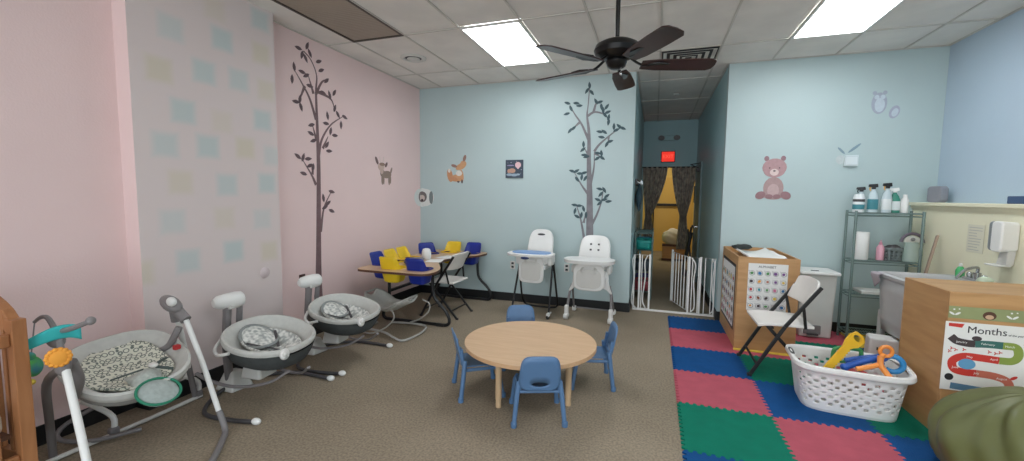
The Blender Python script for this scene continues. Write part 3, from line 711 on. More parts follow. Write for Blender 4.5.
# ------------------------------------------------------------------ daycare table with bucket seats
DT = 0.70
t = thing('feeding_table', 'daycare feeding table with yellow and blue bucket seats in the far left corner', 'table', (0, 0, 0))
seats = [(0.68, -1.68, PI, 'y', 'yellow bucket seat at the near edge'), (1.00, -1.66, PI, 'b', 'blue bucket seat at the near edge'),
         (0.43, -1.515, PI/2, 'b', 'blue bucket seat next to the wall'), (0.43, -1.25, PI/2, 'y', 'yellow bucket seat next to the wall'), (0.43, -0.985, PI/2, 'y', 'second yellow bucket seat along the wall'),
         (0.44, -0.50, 0.9, 'b', 'blue bucket seat in the far corner'), (0.64, -0.24, 0, 'y', 'yellow bucket seat at the far edge'), (0.96, -0.24, 0, 'b', 'blue bucket seat at the far right')]
def superell(w, h, n=32, p=4.0, rot=0, cx=0, cy=0, sgn=1):
    o = []
    for k in range(n):
        a = sgn*2*PI*k/n; c, s = math.cos(a), math.sin(a); q = (abs(c)**p+abs(s)**p)**(-1/p)
        x, y = w/2*c*q, h/2*s*q
        o.append((cx+x*math.cos(rot)-y*math.sin(rot), cy+x*math.sin(rot)+y*math.cos(rot)))
    return o
def curve_plate(name, outline, holes, z0, z1, material, parent):
    cu = bpy.data.curves.new(name, 'CURVE'); cu.dimensions = '2D'; cu.fill_mode = 'BOTH'; cu.extrude = (z1-z0)/2
    for poly in [outline]+holes:
        sp = cu.splines.new('POLY'); sp.points.add(len(poly)-1); sp.use_cyclic_u = True
        for p_, q in zip(sp.points, poly): p_.co = (q[0], q[1], 0, 1)
    tmp = bpy.data.objects.new(name+'_tmp', cu); C.objects.link(tmp); dg = bpy.context.evaluated_depsgraph_get(); dg.update()
    me = bpy.data.meshes.new_from_object(tmp.evaluated_get(dg)); bpy.data.objects.remove(tmp)
    me.name = name; me.materials.clear(); me.materials.append(material)
    o = bpy.data.objects.new(name, me); C.objects.link(o); o.parent = parent; o.location = (0, 0, (z0+z1)/2); return o
base_o = [(0.30, -1.80), (0.33, -1.88), (0.40, -1.90), (0.65, -1.90), (0.9, -1.90), (1.08, -1.90), (1.18, -1.87), (1.22, -1.80), (1.22, -1.66), (1.17, -1.50), (1.05, -1.32), (0.93, -1.12), (0.90, -0.92), (0.91, -0.74), (0.98, -0.56), (1.09, -0.46), (1.16, -0.36), (1.18, -0.14), (1.14, -0.06), (1.07, -0.04), (0.9, -0.035), (0.65, -0.035), (0.40, -0.035), (0.33, -0.05), (0.30, -0.12)]
def chaikin(P, n=3):
    for _ in range(n): P = [q for i in range(len(P)) for q in ((0.75*P[i][0]+0.25*P[(i+1) % len(P)][0], 0.75*P[i][1]+0.25*P[(i+1) % len(P)][1]), (0.25*P[i][0]+0.75*P[(i+1) % len(P)][0], 0.25*P[i][1]+0.75*P[(i+1) % len(P)][1]))]
    return P
outline = chaikin(base_o)
holes = [superell(0.232, 0.208, rot=r_, cx=x, cy=y, sgn=-1) for x, y, r_, c, l in seats]
M_DTOP = wood_mat('maple_top_worn', (210, 176, 138), (196, 160, 122), rough=0.3)
curve_plate('tabletop', outline, holes, DT-0.004, DT, M_DTOP, t)
curve_plate('edge_band', outline, holes, DT-0.028, DT-0.004, M_BROWNE, t)
for x, y, r_, c, l in seats:
    M = M_SYEL if c == 'y' else M_SBLUE; R = Rz(r_)
    def tub(u, v):
        a = 2*PI*u; cc, s = math.cos(a), math.sin(a); q = (abs(cc)**5+abs(s)**5)**(-1/5)
        back = max(0.0, min(1.0, (s*q-0.55)/0.35))
        if v < 0.35: sc = v/0.35*0.72; z = -0.165+0.02*(v/0.35)**3
        elif v < 0.8: k = (v-0.35)/0.45; sc = 0.72+0.25*k; z = -0.145+0.145*k**1.3
        else: k = (v-0.8)/0.2; sc = 0.97+0.04*k; z = (0.012+back*0.13)*k
        sy = sc+0.0
        p_ = R @ Vector((0.125*cc*q*sc, 0.11*s*q*sy+(0.03*k*back if v > 0.8 else 0), 0))
        return (x+p_.x, y+p_.y, DT+z)
    f = MB(); f.surf(tub, 40, 20); o = f.build('bucket_seat', M, t, solid=0.006, weld=True); o['label'] = l
    f = MB(); f.tube([tuple(R @ Vector((-0.125, -0.02, 0.004)) + Vector((x, y, DT+0.002))), tuple(R @ Vector((-0.125, 0.07, 0.004))+Vector((x, y, DT+0.002)))], 0.005, 6); f.tube([tuple(R @ Vector((0.125, -0.02, 0.004)) + Vector((x, y, DT+0.002))), tuple(R @ Vector((0.125, 0.07, 0.004))+Vector((x, y, DT+0.002)))], 0.005, 6); f.build_each('seat_clip', M, o)
# sled legs
def sled(y, bend):
    f = MB()
    f.tube([(0.42, y, DT-0.03), (0.42, y, 0.28), (0.34, y, 0.10), (0.36, y, 0.022), (0.50, y, 0.016), (1.06, y, 0.016), (1.19, y, 0.02), (1.235, y, 0.07), (1.19, y, 0.18), (1.05, y, 0.32), (1.02, y, 0.45), (1.02, y, DT-0.03)], 0.019, 10, smooth=4)
    f.build('leg', M_BLACK, t)
sled(-1.42, 0); sled(-0.12, 0)
f = MB(); f.bar((0.42, -1.42, 0.36), (0.42, -0.12, 0.36), 0.03, 0.03); f.bar((0.8, -1.42, DT-0.05), (0.8, -0.12, DT-0.05), 0.03, 0.03); f.bar((0.42, -1.42, DT-0.05), (1.02, -1.42, DT-0.05), 0.03, 0.03); f.bar((0.42, -0.12, DT-0.05), (1.02, -0.12, DT-0.05), 0.03, 0.03); f.build_each('stretcher', M_BLACK, t, smooth=False)
f = MB(); f.box((0.5, -1.42, 0.016), (0.10, 0.045, 0.032)); f.box((1.12, -1.42, 0.016), (0.10, 0.045, 0.032)); f.box((1.12, -0.12, 0.016), (0.10, 0.045, 0.032)); f.build_each('foot_pad', M_BLACKP, t, smooth=False, bevel=0.005)
def sheet(name, label, cat, loc, rz, w, d, m_, th=0.002, group=None):
    o = MB().surf(lambda u, v: ((u-0.5)*w, (v-0.5)*d, th+0.004*math.sin(u*5)*math.sin(v*4)), 8, 8).build(name, m_, solid=0.0012)
    o.location = loc; o.rotation_euler = (0, 0, rz); return tag(o, label, cat, group)
sheet('paper_sheet', 'white paper sheet lying on the feeding table, the nearer one', 'paper', (0.84, -1.06, DT+0.001), 0.3, 0.20, 0.27, M_PAPER)
sheet('paper_sheet', 'white paper sheet lying farther back on the feeding table', 'paper', (0.84, -0.72, DT+0.001), -0.2, 0.20, 0.28, M_PAPER)
o = blob((0, 0, 0.03), (0.11, 0.16, 0.032), 3, 0.1).build('grey_pouch', mat('grey_cloth', (128, 124, 128), rough=0.9, var=0.1)); o.location = (0.70, -1.30, DT+0.001); tag(o, 'grey cloth pouch lying beside the papers on the feeding table', 'pouch')
f = MB(); f.lathe([(0.001, 0), (0.045, 0), (0.06, 0.03), (0.058, 0.10), (0.045, 0.135), (0.02, 0.145), (0.001, 0.147)], seg=24); o = f.build('white_canister', M_WHITE); o.location = (0.69, -1.0, DT); tag(o, 'small white rounded canister standing on the feeding table', 'canister')

# ------------------------------------------------------------------ high chairs
def oval_plate(w, d, z0, z1, p=2.6, n=40, cx=0, cy=0):
    return superell(w, d, n, p, 0, cx, cy)
def padded_panel(w, h, th, p, loc, lean, taper=0.9):
    f = MB(); n = 44; rings = [(-th/2, 0.93), (-th/2+0.012, 1.0), (th/2-0.012, 1.0), (th/2, 0.93), (th/2-0.012, 0.80)]
    vs = []
    for y, sc in rings:
        for x, z in superell(w*sc, h*sc if False else h-(1-sc)*w, n, p):
            k = 1-(1-taper)*(z/h+0.5); vs.append((x*k, y, z))
    fs = [(i*n+k, i*n+(k+1) % n, (i+1)*n+(k+1) % n, (i+1)*n+k) for i in range(4) for k in range(n)]
    fs += [tuple(range(n)), tuple(4*n+k for k in range(n))]
    R = Rx(-lean); vs = [tuple(R @ Vector((x, y, z))+Vector(loc)) for x, y, z in vs]
    return f.add(vs, fs)
def high_chair_a():
    t = thing('high_chair', 'white high chair with blue tray and black tube legs', 'high chair', (1.985, -0.43, 0), math.radians(-3))
    b = padded_panel(0.37, 0.48, 0.06, 3.6, (0, 0.19, 0.845), 0.32, 0.88).build('backrest', M_WHITE, t)
    f = MB(); f.ellipsoid((0, 0.215, 1.01), (0.055, 0.012, 0.016)); f.build('handle_slot', M_DKGREY, b)
    f = MB(); f.surf(lambda u, v: ((u-0.5)*0.34, -0.16+0.30*v, 0.60+0.02*((2*u-1)**2)), 10, 8); f.build('seat', M_WHITE, t, solid=0.05, bevel=0.01)
    f = MB(); f.prism(superell(0.34, 0.36, 36, 5, 0, 0, 0.60), -0.20, -0.155, 'xz', 0.92); f.build('footrest_panel', M_WHITE, t, bevel=0.01)
    f = MB(); f.prism(superell(0.26, 0.24, 36, 5, 0, 0, 0.58), -0.208, -0.20, 'xz', 1.0); f.build('panel_inset', M_OFFW, t, bevel=0.003)
    f = MB(); f.prism(superell(0.60, 0.36, 48, 2.8, 0, 0, -0.20), 0.775, 0.81, 'xy', 1.02); f.prism(superell(0.52, 0.28, 40, 2.8, 0, 0, -0.19), 0.765, 0.777); tr = f.build('tray', M_WHITE, t, bevel=0.008)
    f = MB(); f.prism(superell(0.50, 0.27, 48, 2.8, 0, 0, -0.18), 0.81, 0.822, 'xy', 0.97); f.build('tray_insert', mat('pale_blue_plastic', (120, 156, 204), rough=0.4), tr, bevel=0.003)
    f = MB(); f.ellipsoid((-0.02, -0.375, 0.765), (0.055, 0.015, 0.018)); f.build('tray_latch', mat('navy_plastic', (40, 54, 96), rough=0.4), tr)
    for s in (-1, 1):
        MB().box((s*0.215, -0.02, 0.70), (0.06, 0.18, 0.12)).build('armrest', M_WHITE, t, bevel=0.02, segs=3)
        f = MB(); f.tube([(s*0.225, 0.02, 0.68), (s*0.25, -0.22, 0.04)], 0.013, 10); f.build('front_leg', M_BLACK, t)
        MB().box((s*0.25, -0.24, 0.05), (0.035, 0.09, 0.05)).build('foot', M_WHITE, t, bevel=0.012)
        MB().lathe([(0.001, -0.012), (0.026, -0.012), (0.03, 0), (0.026, 0.012), (0.001, 0.012)], (s*0.25, -0.262, 0.03), 18, 'x').build('caster', M_BLACKP, t)
        f = MB(); f.tube([(s*0.06, -0.05, 0.74), (s*0.07, -0.19, 0.74), (s*0.075, -0.215, 0.66)], 0.015, 6, sq=0.3, smooth=3); f.build('harness_strap', M_OFFW, t)
        f = MB(); f.bar((s*0.25, -0.24, 0.06), (s*0.25, -0.12, 0.05), 0.02, 0.02); f.build('foot_arm', M_WHITE, t)
    f = MB(); f.tube([(-0.235, 0.0, 0.68), (-0.25, 0.15, 0.2), (-0.24, 0.22, 0.06), (-0.15, 0.24, 0.016), (0.15, 0.24, 0.016), (0.24, 0.22, 0.06), (0.25, 0.15, 0.2), (0.235, 0.0, 0.68)], 0.013, 10, smooth=4); f.build('rear_leg_loop', M_BLACK, t)
def high_chair_b():
    t = thing('high_chair', 'all-white high chair with grey legs standing nearer the hallway', 'high chair', (2.71, -0.40, 0), math.radians(-2))
    b = padded_panel(0.42, 0.46, 0.06, 3.8, (0, 0.18, 0.80), 0.32, 0.90).build('backrest', M_WHITE, t)
    for x in (-0.05, 0.05):
        for z in (0.84, 0.91):
            MB().box((x, 0.15+0.33*(z-0.80)-0.002, z), (0.024, 0.02, 0.02), Rx(-0.32)).build('harness_slot', M_DKGREY, b, smooth=False)
    f = MB(); f.surf(lambda u, v: ((u-0.5)*0.36, -0.17+0.30*v, 0.54+0.02*((2*u-1)**2)), 10, 8); f.build('seat', M_WHITE, t, solid=0.05, bevel=0.01)
    f = MB(); f.prism(superell(0.39, 0.34, 36, 4, 0, 0, 0.545), -0.22, -0.17, 'xz', 0.9); f.build('footrest_panel', M_WHITE, t, bevel=0.012)
    f = MB(); f.prism(superell(0.30, 0.23, 36, 4, 0, 0, 0.53), -0.228, -0.22, 'xz', 1.0); f.build('panel_inset', M_OFFW, t, bevel=0.003)
    f = MB(); f.prism(superell(0.60, 0.38, 48, 2.6, 0, 0, -0.19), 0.725, 0.76, 'xy', 1.02); f.prism(superell(0.62, 0.40, 48, 2.6, 0, 0, -0.19), 0.76, 0.77); tr = f.build('tray', M_WHITE, t, bevel=0.008)
    for s in (-1, 1):
        MB().box((s*0.215, 0.0, 0.62), (0.06, 0.2, 0.10)).build('armrest', M_OFFW, t, bevel=0.02, segs=3)
        f = MB(); f.prism([(s*0.17, 0.62), (s*0.215, 0.60), (s*0.225, 0.45), (s*0.27, 0.34), (s*0.255, 0.33), (s*0.20, 0.38), (s*0.15, 0.40)], -0.10, -0.05, 'xz'); f.build('side_brace', M_WHITE, t, bevel=0.008)
        f = MB(); f.tube([(s*0.235, -0.06, 0.42), (s*0.26, -0.09, 0.30), (s*0.27, -0.16, 0.12)], 0.016, 10, smooth=3); f.build('front_leg', M_GREYP, t)
        f = MB(); f.tube([(s*0.235, -0.04, 0.42), (s*0.25, 0.08, 0.25), (s*0.26, 0.20, 0.04)], 0.013, 10, smooth=3); f.build('rear_leg', M_GREYP, t)
        f = MB(); f.box((s*0.272, -0.18, 0.10), (0.05, 0.06, 0.14)); f.box((s*0.272, -0.20, 0.045), (0.06, 0.11, 0.05)); f.build('foot', M_WHITE, t, bevel=0.014, segs=3)
        MB().lathe([(0.001, -0.03), (0.026, -0.028), (0.03, 0), (0.026, 0.028), (0.001, 0.03)], (s*0.272, -0.225, 0.03), 18, 'x').build('caster', M_OFFW, t)
        MB().box((s*0.26, 0.215, 0.035), (0.05, 0.07, 0.06)).build('rear_foot', M_WHITE, t, bevel=0.012)
        f = MB(); f.tube([(s*0.05, -0.1, 0.66), (s*0.07, -0.21, 0.67), (s*0.09, -0.24, 0.62), (s*0.05, -0.245, 0.60)], 0.02, 6, sq=0.35, smooth=3); f.build('harness_strap', M_OFFW, t)
    f = MB(); f.tube([(-0.26, 0.21, 0.05), (0.26, 0.21, 0.05)], 0.010, 8); f.build('rear_crossbar', M_GREYP, t)
high_chair_a(); high_chair_b()

# ------------------------------------------------------------------ wooden cabinets with posters
def cabinet(name, label, loc, w, d, h, rim, open_top):
    t = thing(name, label, 'cabinet', loc)
    f = MB()
    f.box((w/2, 0.009, h/2), (w, 0.018, h)); f.box((w/2, d-0.009, h/2), (w, 0.018, h))
    f.box((0.009, d/2, h/2), (0.018, d-0.036, h)); f.box((w-0.009, d/2, h/2), (0.018, d-0.036, h))
    f.build('body', M_BIRCH, t, smooth=False, bevel=0.003)
    zt = h-rim if open_top else h-0.009
    MB().box((w/2, d/2, zt), (w-0.038, d-0.038, 0.018)).build('top', M_BIRCHT, t, smooth=False, bevel=0.002)
    return t
c1 = cabinet('diaper_cabinet', 'plywood cabinet with the alphabet poster, beside the baby gate', (4.24, -1.03, 0.012), 0.53, 0.98, 0.935, 0.07, True)
f = MB(); f.surf(lambda u, v: (0.10+0.33*u, 0.06+0.84*v, 0.885+0.05*abs(2*u-1)**2.5+0.004*math.sin(v*14)), 14, 20); tag(f.build('changing_pad', M_PAPER, solid=0.02), 'white contoured changing pad in the top of the alphabet cabinet', 'pad').location = (4.24, -1.03, 0.012)
o = blob((0, 0, 0), (0.10, 0.06, 0.03), 9, 0.2).build('dark_cloth', mat('dark_cloth', (50, 56, 54), rough=0.9)); o.location = (4.40, -0.24, 0.965); tag(o, 'small dark cloth at the back of the changing pad', 'cloth')
PAL = [(60, 120, 170), (200, 60, 60), (230, 160, 60), (90, 150, 90), (120, 80, 140), (70, 60, 60), (230, 200, 90), (60, 150, 160), (180, 110, 80), (210, 120, 150), (90, 90, 100), (140, 90, 60)]
def alphabet(label, loc, rz, w, h, nc, nr, title, border=False, seed=1):
    t = thing('alphabet_poster', label, 'poster', loc, rz)
    if border: MB().box((0, 0.001, h/2), (w+0.05, 0.002, h+0.06)).build('border', M_BLACKP, t, smooth=False)
    MB().box((0, -0.002, h/2), (w, 0.002, h)).build('paper', M_PAPER, t, smooth=False)
    tt = 0.11*h
    if title: text('title', title, tt*0.62, M_INK, t, (-0.02*w, -0.0035, h-tt*0.62))
    rr = random.Random(seed); letters = 'ABCDEFGHIJKLMNOPQRSTUVWXYZ'
    k = 0
    ring = MB(); shapes = {}
    for j in range(nr):
        for i in range(nc):
            cx = -w/2+w*(i+0.5)/nc; cz = h-tt-(h-tt-0.01)*(j+0.5)/nr-0.004; r_ = min(w/nc, (h-tt)/nr)*0.34
            ring.tube([(cx+r_*math.cos(a*PI/8), -0.0035, cz+r_*math.sin(a*PI/8)) for a in range(16)], 0.0018, 4, closed=True)
            c = PAL[rr.randrange(len(PAL))]
            s = shapes.setdefault(c, MB()); s.prism(ell(cx+rr.uniform(-0.003, 0.003), cz, r_*rr.uniform(0.5, 0.75), r_*rr.uniform(0.45, 0.75), 10, rr.uniform(0, 3)), -0.003, -0.0038, 'xz')
            if k < 26 and title: text('letter', letters[k], r_*0.7, M_INK, t, (cx-r_*1.15, -0.0036, cz+r_*0.9), extrude=0.0002)
            k += 1
    ring.build_each('ring', M_INK, t)
    for c, s in shapes.items(): s.build_each('picture', mat('print_%d_%d_%d' % c, c, rough=0.7), t, smooth=False)
    f = MB()
    for j in range(1, nr): f.box((0, -0.0033, h-tt-(h-tt-0.01)*j/nr-0.004), (w*0.94, 0.0006, 0.0015))
    f.build_each('rule_line', mat('pale_rule', (190, 190, 190), rough=0.8), t, smooth=False)
    return t
alphabet('white alphabet poster with rows of round pictures on the cabinet front', (4.50, -1.032, 0.42), 0, 0.34, 0.47, 5, 5, 'ALPHABET', seed=4)
alphabet('black-bordered chart on the left side of the alphabet cabinet', (4.237, -0.53, 0.20), -PI/2, 0.74, 0.62, 6, 5, '', True, seed=8)
c2 = cabinet('storage_cabinet', 'large plywood cabinet at the right with the months poster', (5.20, -2.33, 0.012), 0.82, 0.50, 0.945, 0.0, False)
# woodland trim strip and months poster
t = thing('border_strip', 'sage green strip of cartoon woodland animals above the months poster', 'decoration', (5.60, -2.332, 0.80))
MB().box((0, -0.0015, 0.03), (0.80, 0.003, 0.075)).build('strip', mat('sage_print', (150, 158, 112), rough=0.8, var=0.05), t, smooth=False)
fw_ = MB(); hg = MB(); hf = MB(); 
for k in range(6):
    cx = -0.34+k*0.135
    if k % 2 == 0:
        for s in (-1, 1): fw_.prism(ell(cx-0.03+s*0.014, 0.022, 0.016, 0.006, 10, s*0.6), -0.003, -0.0045, 'xz')
        fw_.prism(ell(cx-0.035, 0.048, 0.005, 0.005, 8), -0.003, -0.0045, 'xz'); fw_.prism(ell(cx-0.01, 0.052, 0.004, 0.004, 8), -0.003, -0.0045, 'xz')
    else:
        hg.prism(ell(cx, 0.022, 0.032, 0.026, 18), -0.003, -0.004, 'xz'); hf.prism(ell(cx, 0.014, 0.02, 0.014, 14), -0.004, -0.0048, 'xz')
fw_.build_each('white_sprig', M_PAPER, t, smooth=False); hg.build_each('hedgehog_back', mat('hedgehog_brown', (92, 62, 48), rough=0.8), t, smooth=False); hf.build_each('hedgehog_face', mat('hedgehog_cream', (206, 172, 140), rough=0.8), t, smooth=False)
t = thing('months_poster', 'white poster titled Months with a winding coloured road', 'poster', (5.42, -2.335, 0.33))
w, h = 0.46, 0.44
MB().box((0, -0.001, h/2), (w, 0.002, h)).build('paper', M_PAPER, t, smooth=False)
text('title', 'Months', 0.062, M_INK, t, (-0.03, -0.0025, h-0.045))
text('subtitle', 'of the year', 0.016, M_INK, t, (0.105, -0.0025, h-0.058))
def ribbon(pts, hw, col, nm, par):
    P = catmull([(x, 0, z) for x, z in pts], 6); mb = MB(); vs = []
    for i, p in enumerate(P):
        d = (P[min(i+1, len(P)-1)]-P[max(i-1, 0)]).normalized(); nrm = Vector((-d.z, 0, d.x))
        vs += [(p+nrm*hw)+Vector((0, -0.0028, 0)), (p-nrm*hw)+Vector((0, -0.0028, 0))]
    mb.add(vs, [(2*i, 2*i+1, 2*i+3, 2*i+2) for i in range(len(P)-1)])
    o = mb.build(nm, mat('print_%d_%d_%d' % col, col, rough=0.7), par, smooth=False, solid=0.0005); return o
R_ = ribbon
R_([(-0.20, 0.345), (-0.17, 0.32), (-0.12, 0.31), (-0.08, 0.31)], 0.022, (70, 60, 62), 'road', t)
R_([(-0.08, 0.31), (-0.02, 0.315), (0.05, 0.315)], 0.022, (60, 110, 104), 'road', t)
R_([(0.05, 0.315), (0.11, 0.31), (0.125, 0.26), (0.10, 0.225), (0.04, 0.22)], 0.022, (140, 160, 74), 'road', t)
R_([(0.04, 0.22), (-0.04, 0.225), (-0.13, 0.225), (-0.18, 0.19), (-0.17, 0.14), (-0.12, 0.125), (-0.06, 0.125)], 0.022, (204, 58, 48), 'road', t)
R_([(-0.06, 0.125), (0.02, 0.12), (0.08, 0.10), (0.10, 0.06), (0.08, 0.03)], 0.022, (200, 110, 90), 'road', t)
R_([(0.08, 0.03), (0.0, 0.02), (-0.1, 0.025), (-0.18, 0.03)], 0.02, (90, 130, 160), 'road', t)
for s, x, z in (('January', -0.145, 0.315), ('February', -0.02, 0.315), ('March', 0.082, 0.312), ('April', 0.015, 0.224), ('May', -0.10, 0.225), ('June', -0.165, 0.15), ('July', -0.06, 0.126), ('August', 0.06, 0.108)):
    text('month_word', s, 0.018, M_PAPER, t, (x, -0.0034, z), extrude=0.0002)
MB().prism([(-0.215, 0.43), (-0.14, 0.43), (-0.15, 0.405), (-0.215, 0.41)], -0.002, -0.003, 'xz').build('corner_patch', mat('print_204_58_48', (204, 58, 48)), t, smooth=False)
MB().prism([(0.215, 0.43), (0.14, 0.43), (0.15, 0.415), (0.19, 0.40), (0.215, 0.40)], -0.002, -0.003, 'xz').build('corner_patch', mat('print_60_110_104', (60, 110, 104)), t, smooth=False)
MB().prism(ell(-0.11, 0.178, 0.042, 0.034), -0.0032, -0.004, 'xz').build('picture', mat('print_100_160_200', (100, 160, 200), rough=0.7), t, smooth=False)
MB().prism(ell(-0.075, 0.345, 0.024, 0.015), -0.0032, -0.004, 'xz').build('picture', mat('print_70_60_62', (70, 60, 62)), t, smooth=False)
f = MB()
for (x, z) in ((-0.19, 0.27), (-0.17, 0.262), (-0.2, 0.25), (-0.13, 0.268), (-0.01, 0.268), (0.02, 0.262), (0.04, 0.27), (0.165, 0.30), (0.15, 0.34), (0.16, 0.33)):
    for a in range(3): f.prism(ell(x+0.006*math.cos(a*2.1), z+0.006*math.sin(a*2.1), 0.006, 0.003, 8, a*2.1), -0.002, -0.003, 'xz')
f.build_each('leaf_print', mat('print_200_70_60', (200, 70, 60)), t, smooth=False)
f = MB(); f.prism(ell(-0.19, 0.085, 0.022, 0.022), -0.002, -0.003, 'xz'); f.build('picture', mat('print_40_40_44', (40, 40, 44)), t, smooth=False)
f = MB(); f.prism(ell(0.115, 0.12, 0.02, 0.009, 12, 0.6), -0.002, -0.003, 'xz'); f.build_each('leaf_print', mat('print_204_58_48', (204, 58, 48)), t, smooth=False)
# yellow foam strip by the cabinet foot
o = MB().box((4.53, -1.065, 0.017), (0.60, 0.05, 0.01)).build('foam_edge_strip', M_FY, smooth=False, bevel=0.003); tag(o, 'yellow foam edging strip along the foot of the alphabet cabinet', 'strip')

# ------------------------------------------------------------------ bean bag
o = blob((0, 0, 0), (0.45, 0.40, 0.34), 11, 0.04, 96, 60, 2.2)
vs = []
for (x, y, z) in o.v:
    a = math.atan2(y, x); zz = z
    if z < -0.10: zz = -0.10-(abs(z)-0.10)*0.35
    top = max(0.0, z/0.34); rad = math.hypot(x, y)
    fold = 0.034*math.sin(a*5+z*9+1.0)*math.sin(a*3+0.5)+0.024*abs(math.sin(a*6.5+2+z*14))+0.014*math.sin(a*17+z*26)*math.sin(a*4)
    fold *= 0.35+0.9*math.sin(PI*min(1, rad/0.45))
    k = 1+fold/0.4-0.22*top*top
    crease = 0.03*math.sin(9*x+5*y+1.2)*math.sin(6*y-3*x)*top
    vs.append((x*k-0.05*top, y*k, zz*(1+0.06*top)+crease))
mz = min(v[2] for v in vs); o.v = [(x, y, z-mz) for x, y, z in vs]
bb = o.build('bean_bag', mat('olive_vinyl', (98, 102, 58), rough=0.45, var=0.06), subsurf=1); bb.location = (5.385, -2.82, 0.012); bb.scale = (0.95, 0.95, 0.95)
tag(bb, 'olive green bean bag slumped in the lower right corner', 'bean bag')

# ------------------------------------------------------------------ glider swings
M_PADG = mat('pad_leaf_print', (224, 224, 218), rough=0.9, col2=(162, 166, 162), scale=42, detail=0.5)
M_PADD = mat('pad_grey', (140, 144, 142), rough=0.9, var=0.06, scale=20)
def glider(label, loc, rz, canopy_ring):
    t = thing('baby_glider', label, 'baby swing', loc, rz, 'grey baby gliders along the pink wall')
    # base
    f = MB()
    f.tube([(0.64, -0.34, 0.016), (0.45, -0.38, 0.016), (0.22, -0.375, 0.018), (0.05, -0.18, 0.02), (0.0, 0.0, 0.02), (0.05, 0.18, 0.02), (0.22, 0.33, 0.018), (0.42, 0.36, 0.016), (0.62, 0.35, 0.016)], 0.014, 10, smooth=5)
    f.build('base_tube', M_DKGREY, t)
    f = MB(); f.ellipsoid((0.65, -0.34, 0.022), (0.035, 0.024, 0.022)); f.build('end_cap', M_WHITE, t)
    f = MB(); f.ellipsoid((0.63, 0.35, 0.022), (0.035, 0.024, 0.022)); f.build('end_cap', M_WHITE, t)
    f = MB(); f.prism([(-0.09, -0.09), (0.10, -0.09), (0.12, 0.09), (-0.07, 0.09)], 0.0, 0.14, 'xy', 0.5); f.build('base_foot', M_OFFW, t, bevel=0.015, segs=3)
    # post
    f = MB(); f.tube([(0.0, -0.03, 0.08), (-0.015, -0.03, 0.35), (0.0, -0.02, 0.66)], 0.042, 12, smooth=4, sq=0.7); f.build('post', M_GREYP, t)
    f = MB(); f.tube([(0.03, 0.06, 0.68), (0.0, 0.07, 0.40), (0.06, 0.09, 0.22), (0.20, 0.10, 0.17)], 0.022, 10, smooth=5); f.build('swing_arm', M_GREYP, t)
    R = Rz(-0.25)
    f = MB(); f.lathe([(0.001, -0.115), (0.030, -0.112), (0.050, -0.085), (0.060, -0.03), (0.064, 0.04), (0.058, 0.082), (0.048, 0.092), (0.001, 0.092)], (0.0, 0.0, 0.0), 24, 'y')
    f.v = [tuple(R @ Vector((x, -y, z)) + Vector((0.0, 0.0, 0.69))) for x, y, z in f.v]
    hs = f.build('motor_housing', M_WHITE, t)
    f = MB(); f.lathe([(0.001, 0), (0.036, 0), (0.036, 0.006), (0.026, 0.008), (0.001, 0.008)], (0, 0, 0), 20, 'y')
    f.v = [tuple(R @ Vector((x, 0.092-y, z)) + Vector((0.0, 0.0, 0.69))) for x, y, z in f.v]
    f.build('dial', M_GREYP, hs)
    f = MB(); f.prism([(-0.04, -0.04), (0.05, -0.04), (0.045, 0.07), (-0.035, 0.07)], 0.63, 0.69); f.build('collar', M_OFFW, t, bevel=0.01)
    # curved rails under the seat, pedestal
    f = MB(); f.tube([(0.0, -0.27, 0.22), (0.12, -0.26, 0.18), (0.32, -0.22, 0.15), (0.55, -0.16, 0.19), (0.68, -0.10, 0.27)], 0.016, 10, smooth=5, sq=0.6)
    f.tube([(0.12, 0.16, 0.16), (0.34, 0.18, 0.11), (0.56, 0.12, 0.15), (0.74, 0.02, 0.26)], 0.014, 10, smooth=5, sq=0.6); f.build('cradle_rail', M_GREYP, t)
    f = MB(); f.prism([(0.22, -0.12), (0.40, -0.10), (0.38, 0.08), (0.24, 0.08)], 0.15, 0.29, 'xy', 0.75); f.build('pedestal', M_OFFW, t, bevel=0.02, segs=3)
    # seat: tilted oval dish. local frame centre and tilt
    cx, cy, cz = 0.40, 0.01, 0.47
    T = Matrix.Rotation(0.15, 3, 'Y') @ Matrix.Rotation(0.10, 3, 'X')
    def P(x, y, z): v = T @ Vector((x, y, z)); return (v.x+cx, v.y+cy, v.z+cz)
    A, B = 0.315, 0.28
    def rim_r(a):
        c, s = math.cos(a), math.sin(a); q = (abs(c)**2.2+abs(s)**2.2)**(-1/2.2)
        return A*c*q, B*s*q*(1-0.08*c)
    def dish(u, v):
        a = 2*PI*u; X, Y = rim_r(a)
        prof = [(1.0, -0.035), (1.015, -0.012), (0.99, 0.006), (0.94, 0.006), (0.87, -0.02), (0.75, -0.07), (0.58, -0.115), (0.38, -0.14), (0.18, -0.15), (0.01, -0.152)]
        k = v*(len(prof)-1); i = min(int(k), len(prof)-2); w = k-i
        r_ = prof[i][0]*(1-w)+prof[i+1][0]*w; z = prof[i][1]*(1-w)+prof[i+1][1]*w
        z += 0.03*math.cos(a)**2*0.6
        return P(X*r_, Y*r_, z)
    f = MB(); f.surf(dish, 56, 27); f.build('seat_fabric', M_LTGREY, t, weld=True)
    def shell(u, v):
        a = 2*PI*u; X, Y = rim_r(a); s = [1.0, 0.95, 0.86, 0.70, 0.45, 0.0]; zz = [-0.03, -0.09, -0.145, -0.18, -0.20, -0.205]
        k = v*5; i = min(int(k), 4); w = k-i
        return P(X*(s[i]*(1-w)+s[i+1]*w), Y*(s[i]*(1-w)+s[i+1]*w), zz[i]*(1-w)+zz[i+1]*w)
    f = MB(); f.surf(shell, 56, 15); f.build('seat_shell', M_CHAR, t, weld=True)
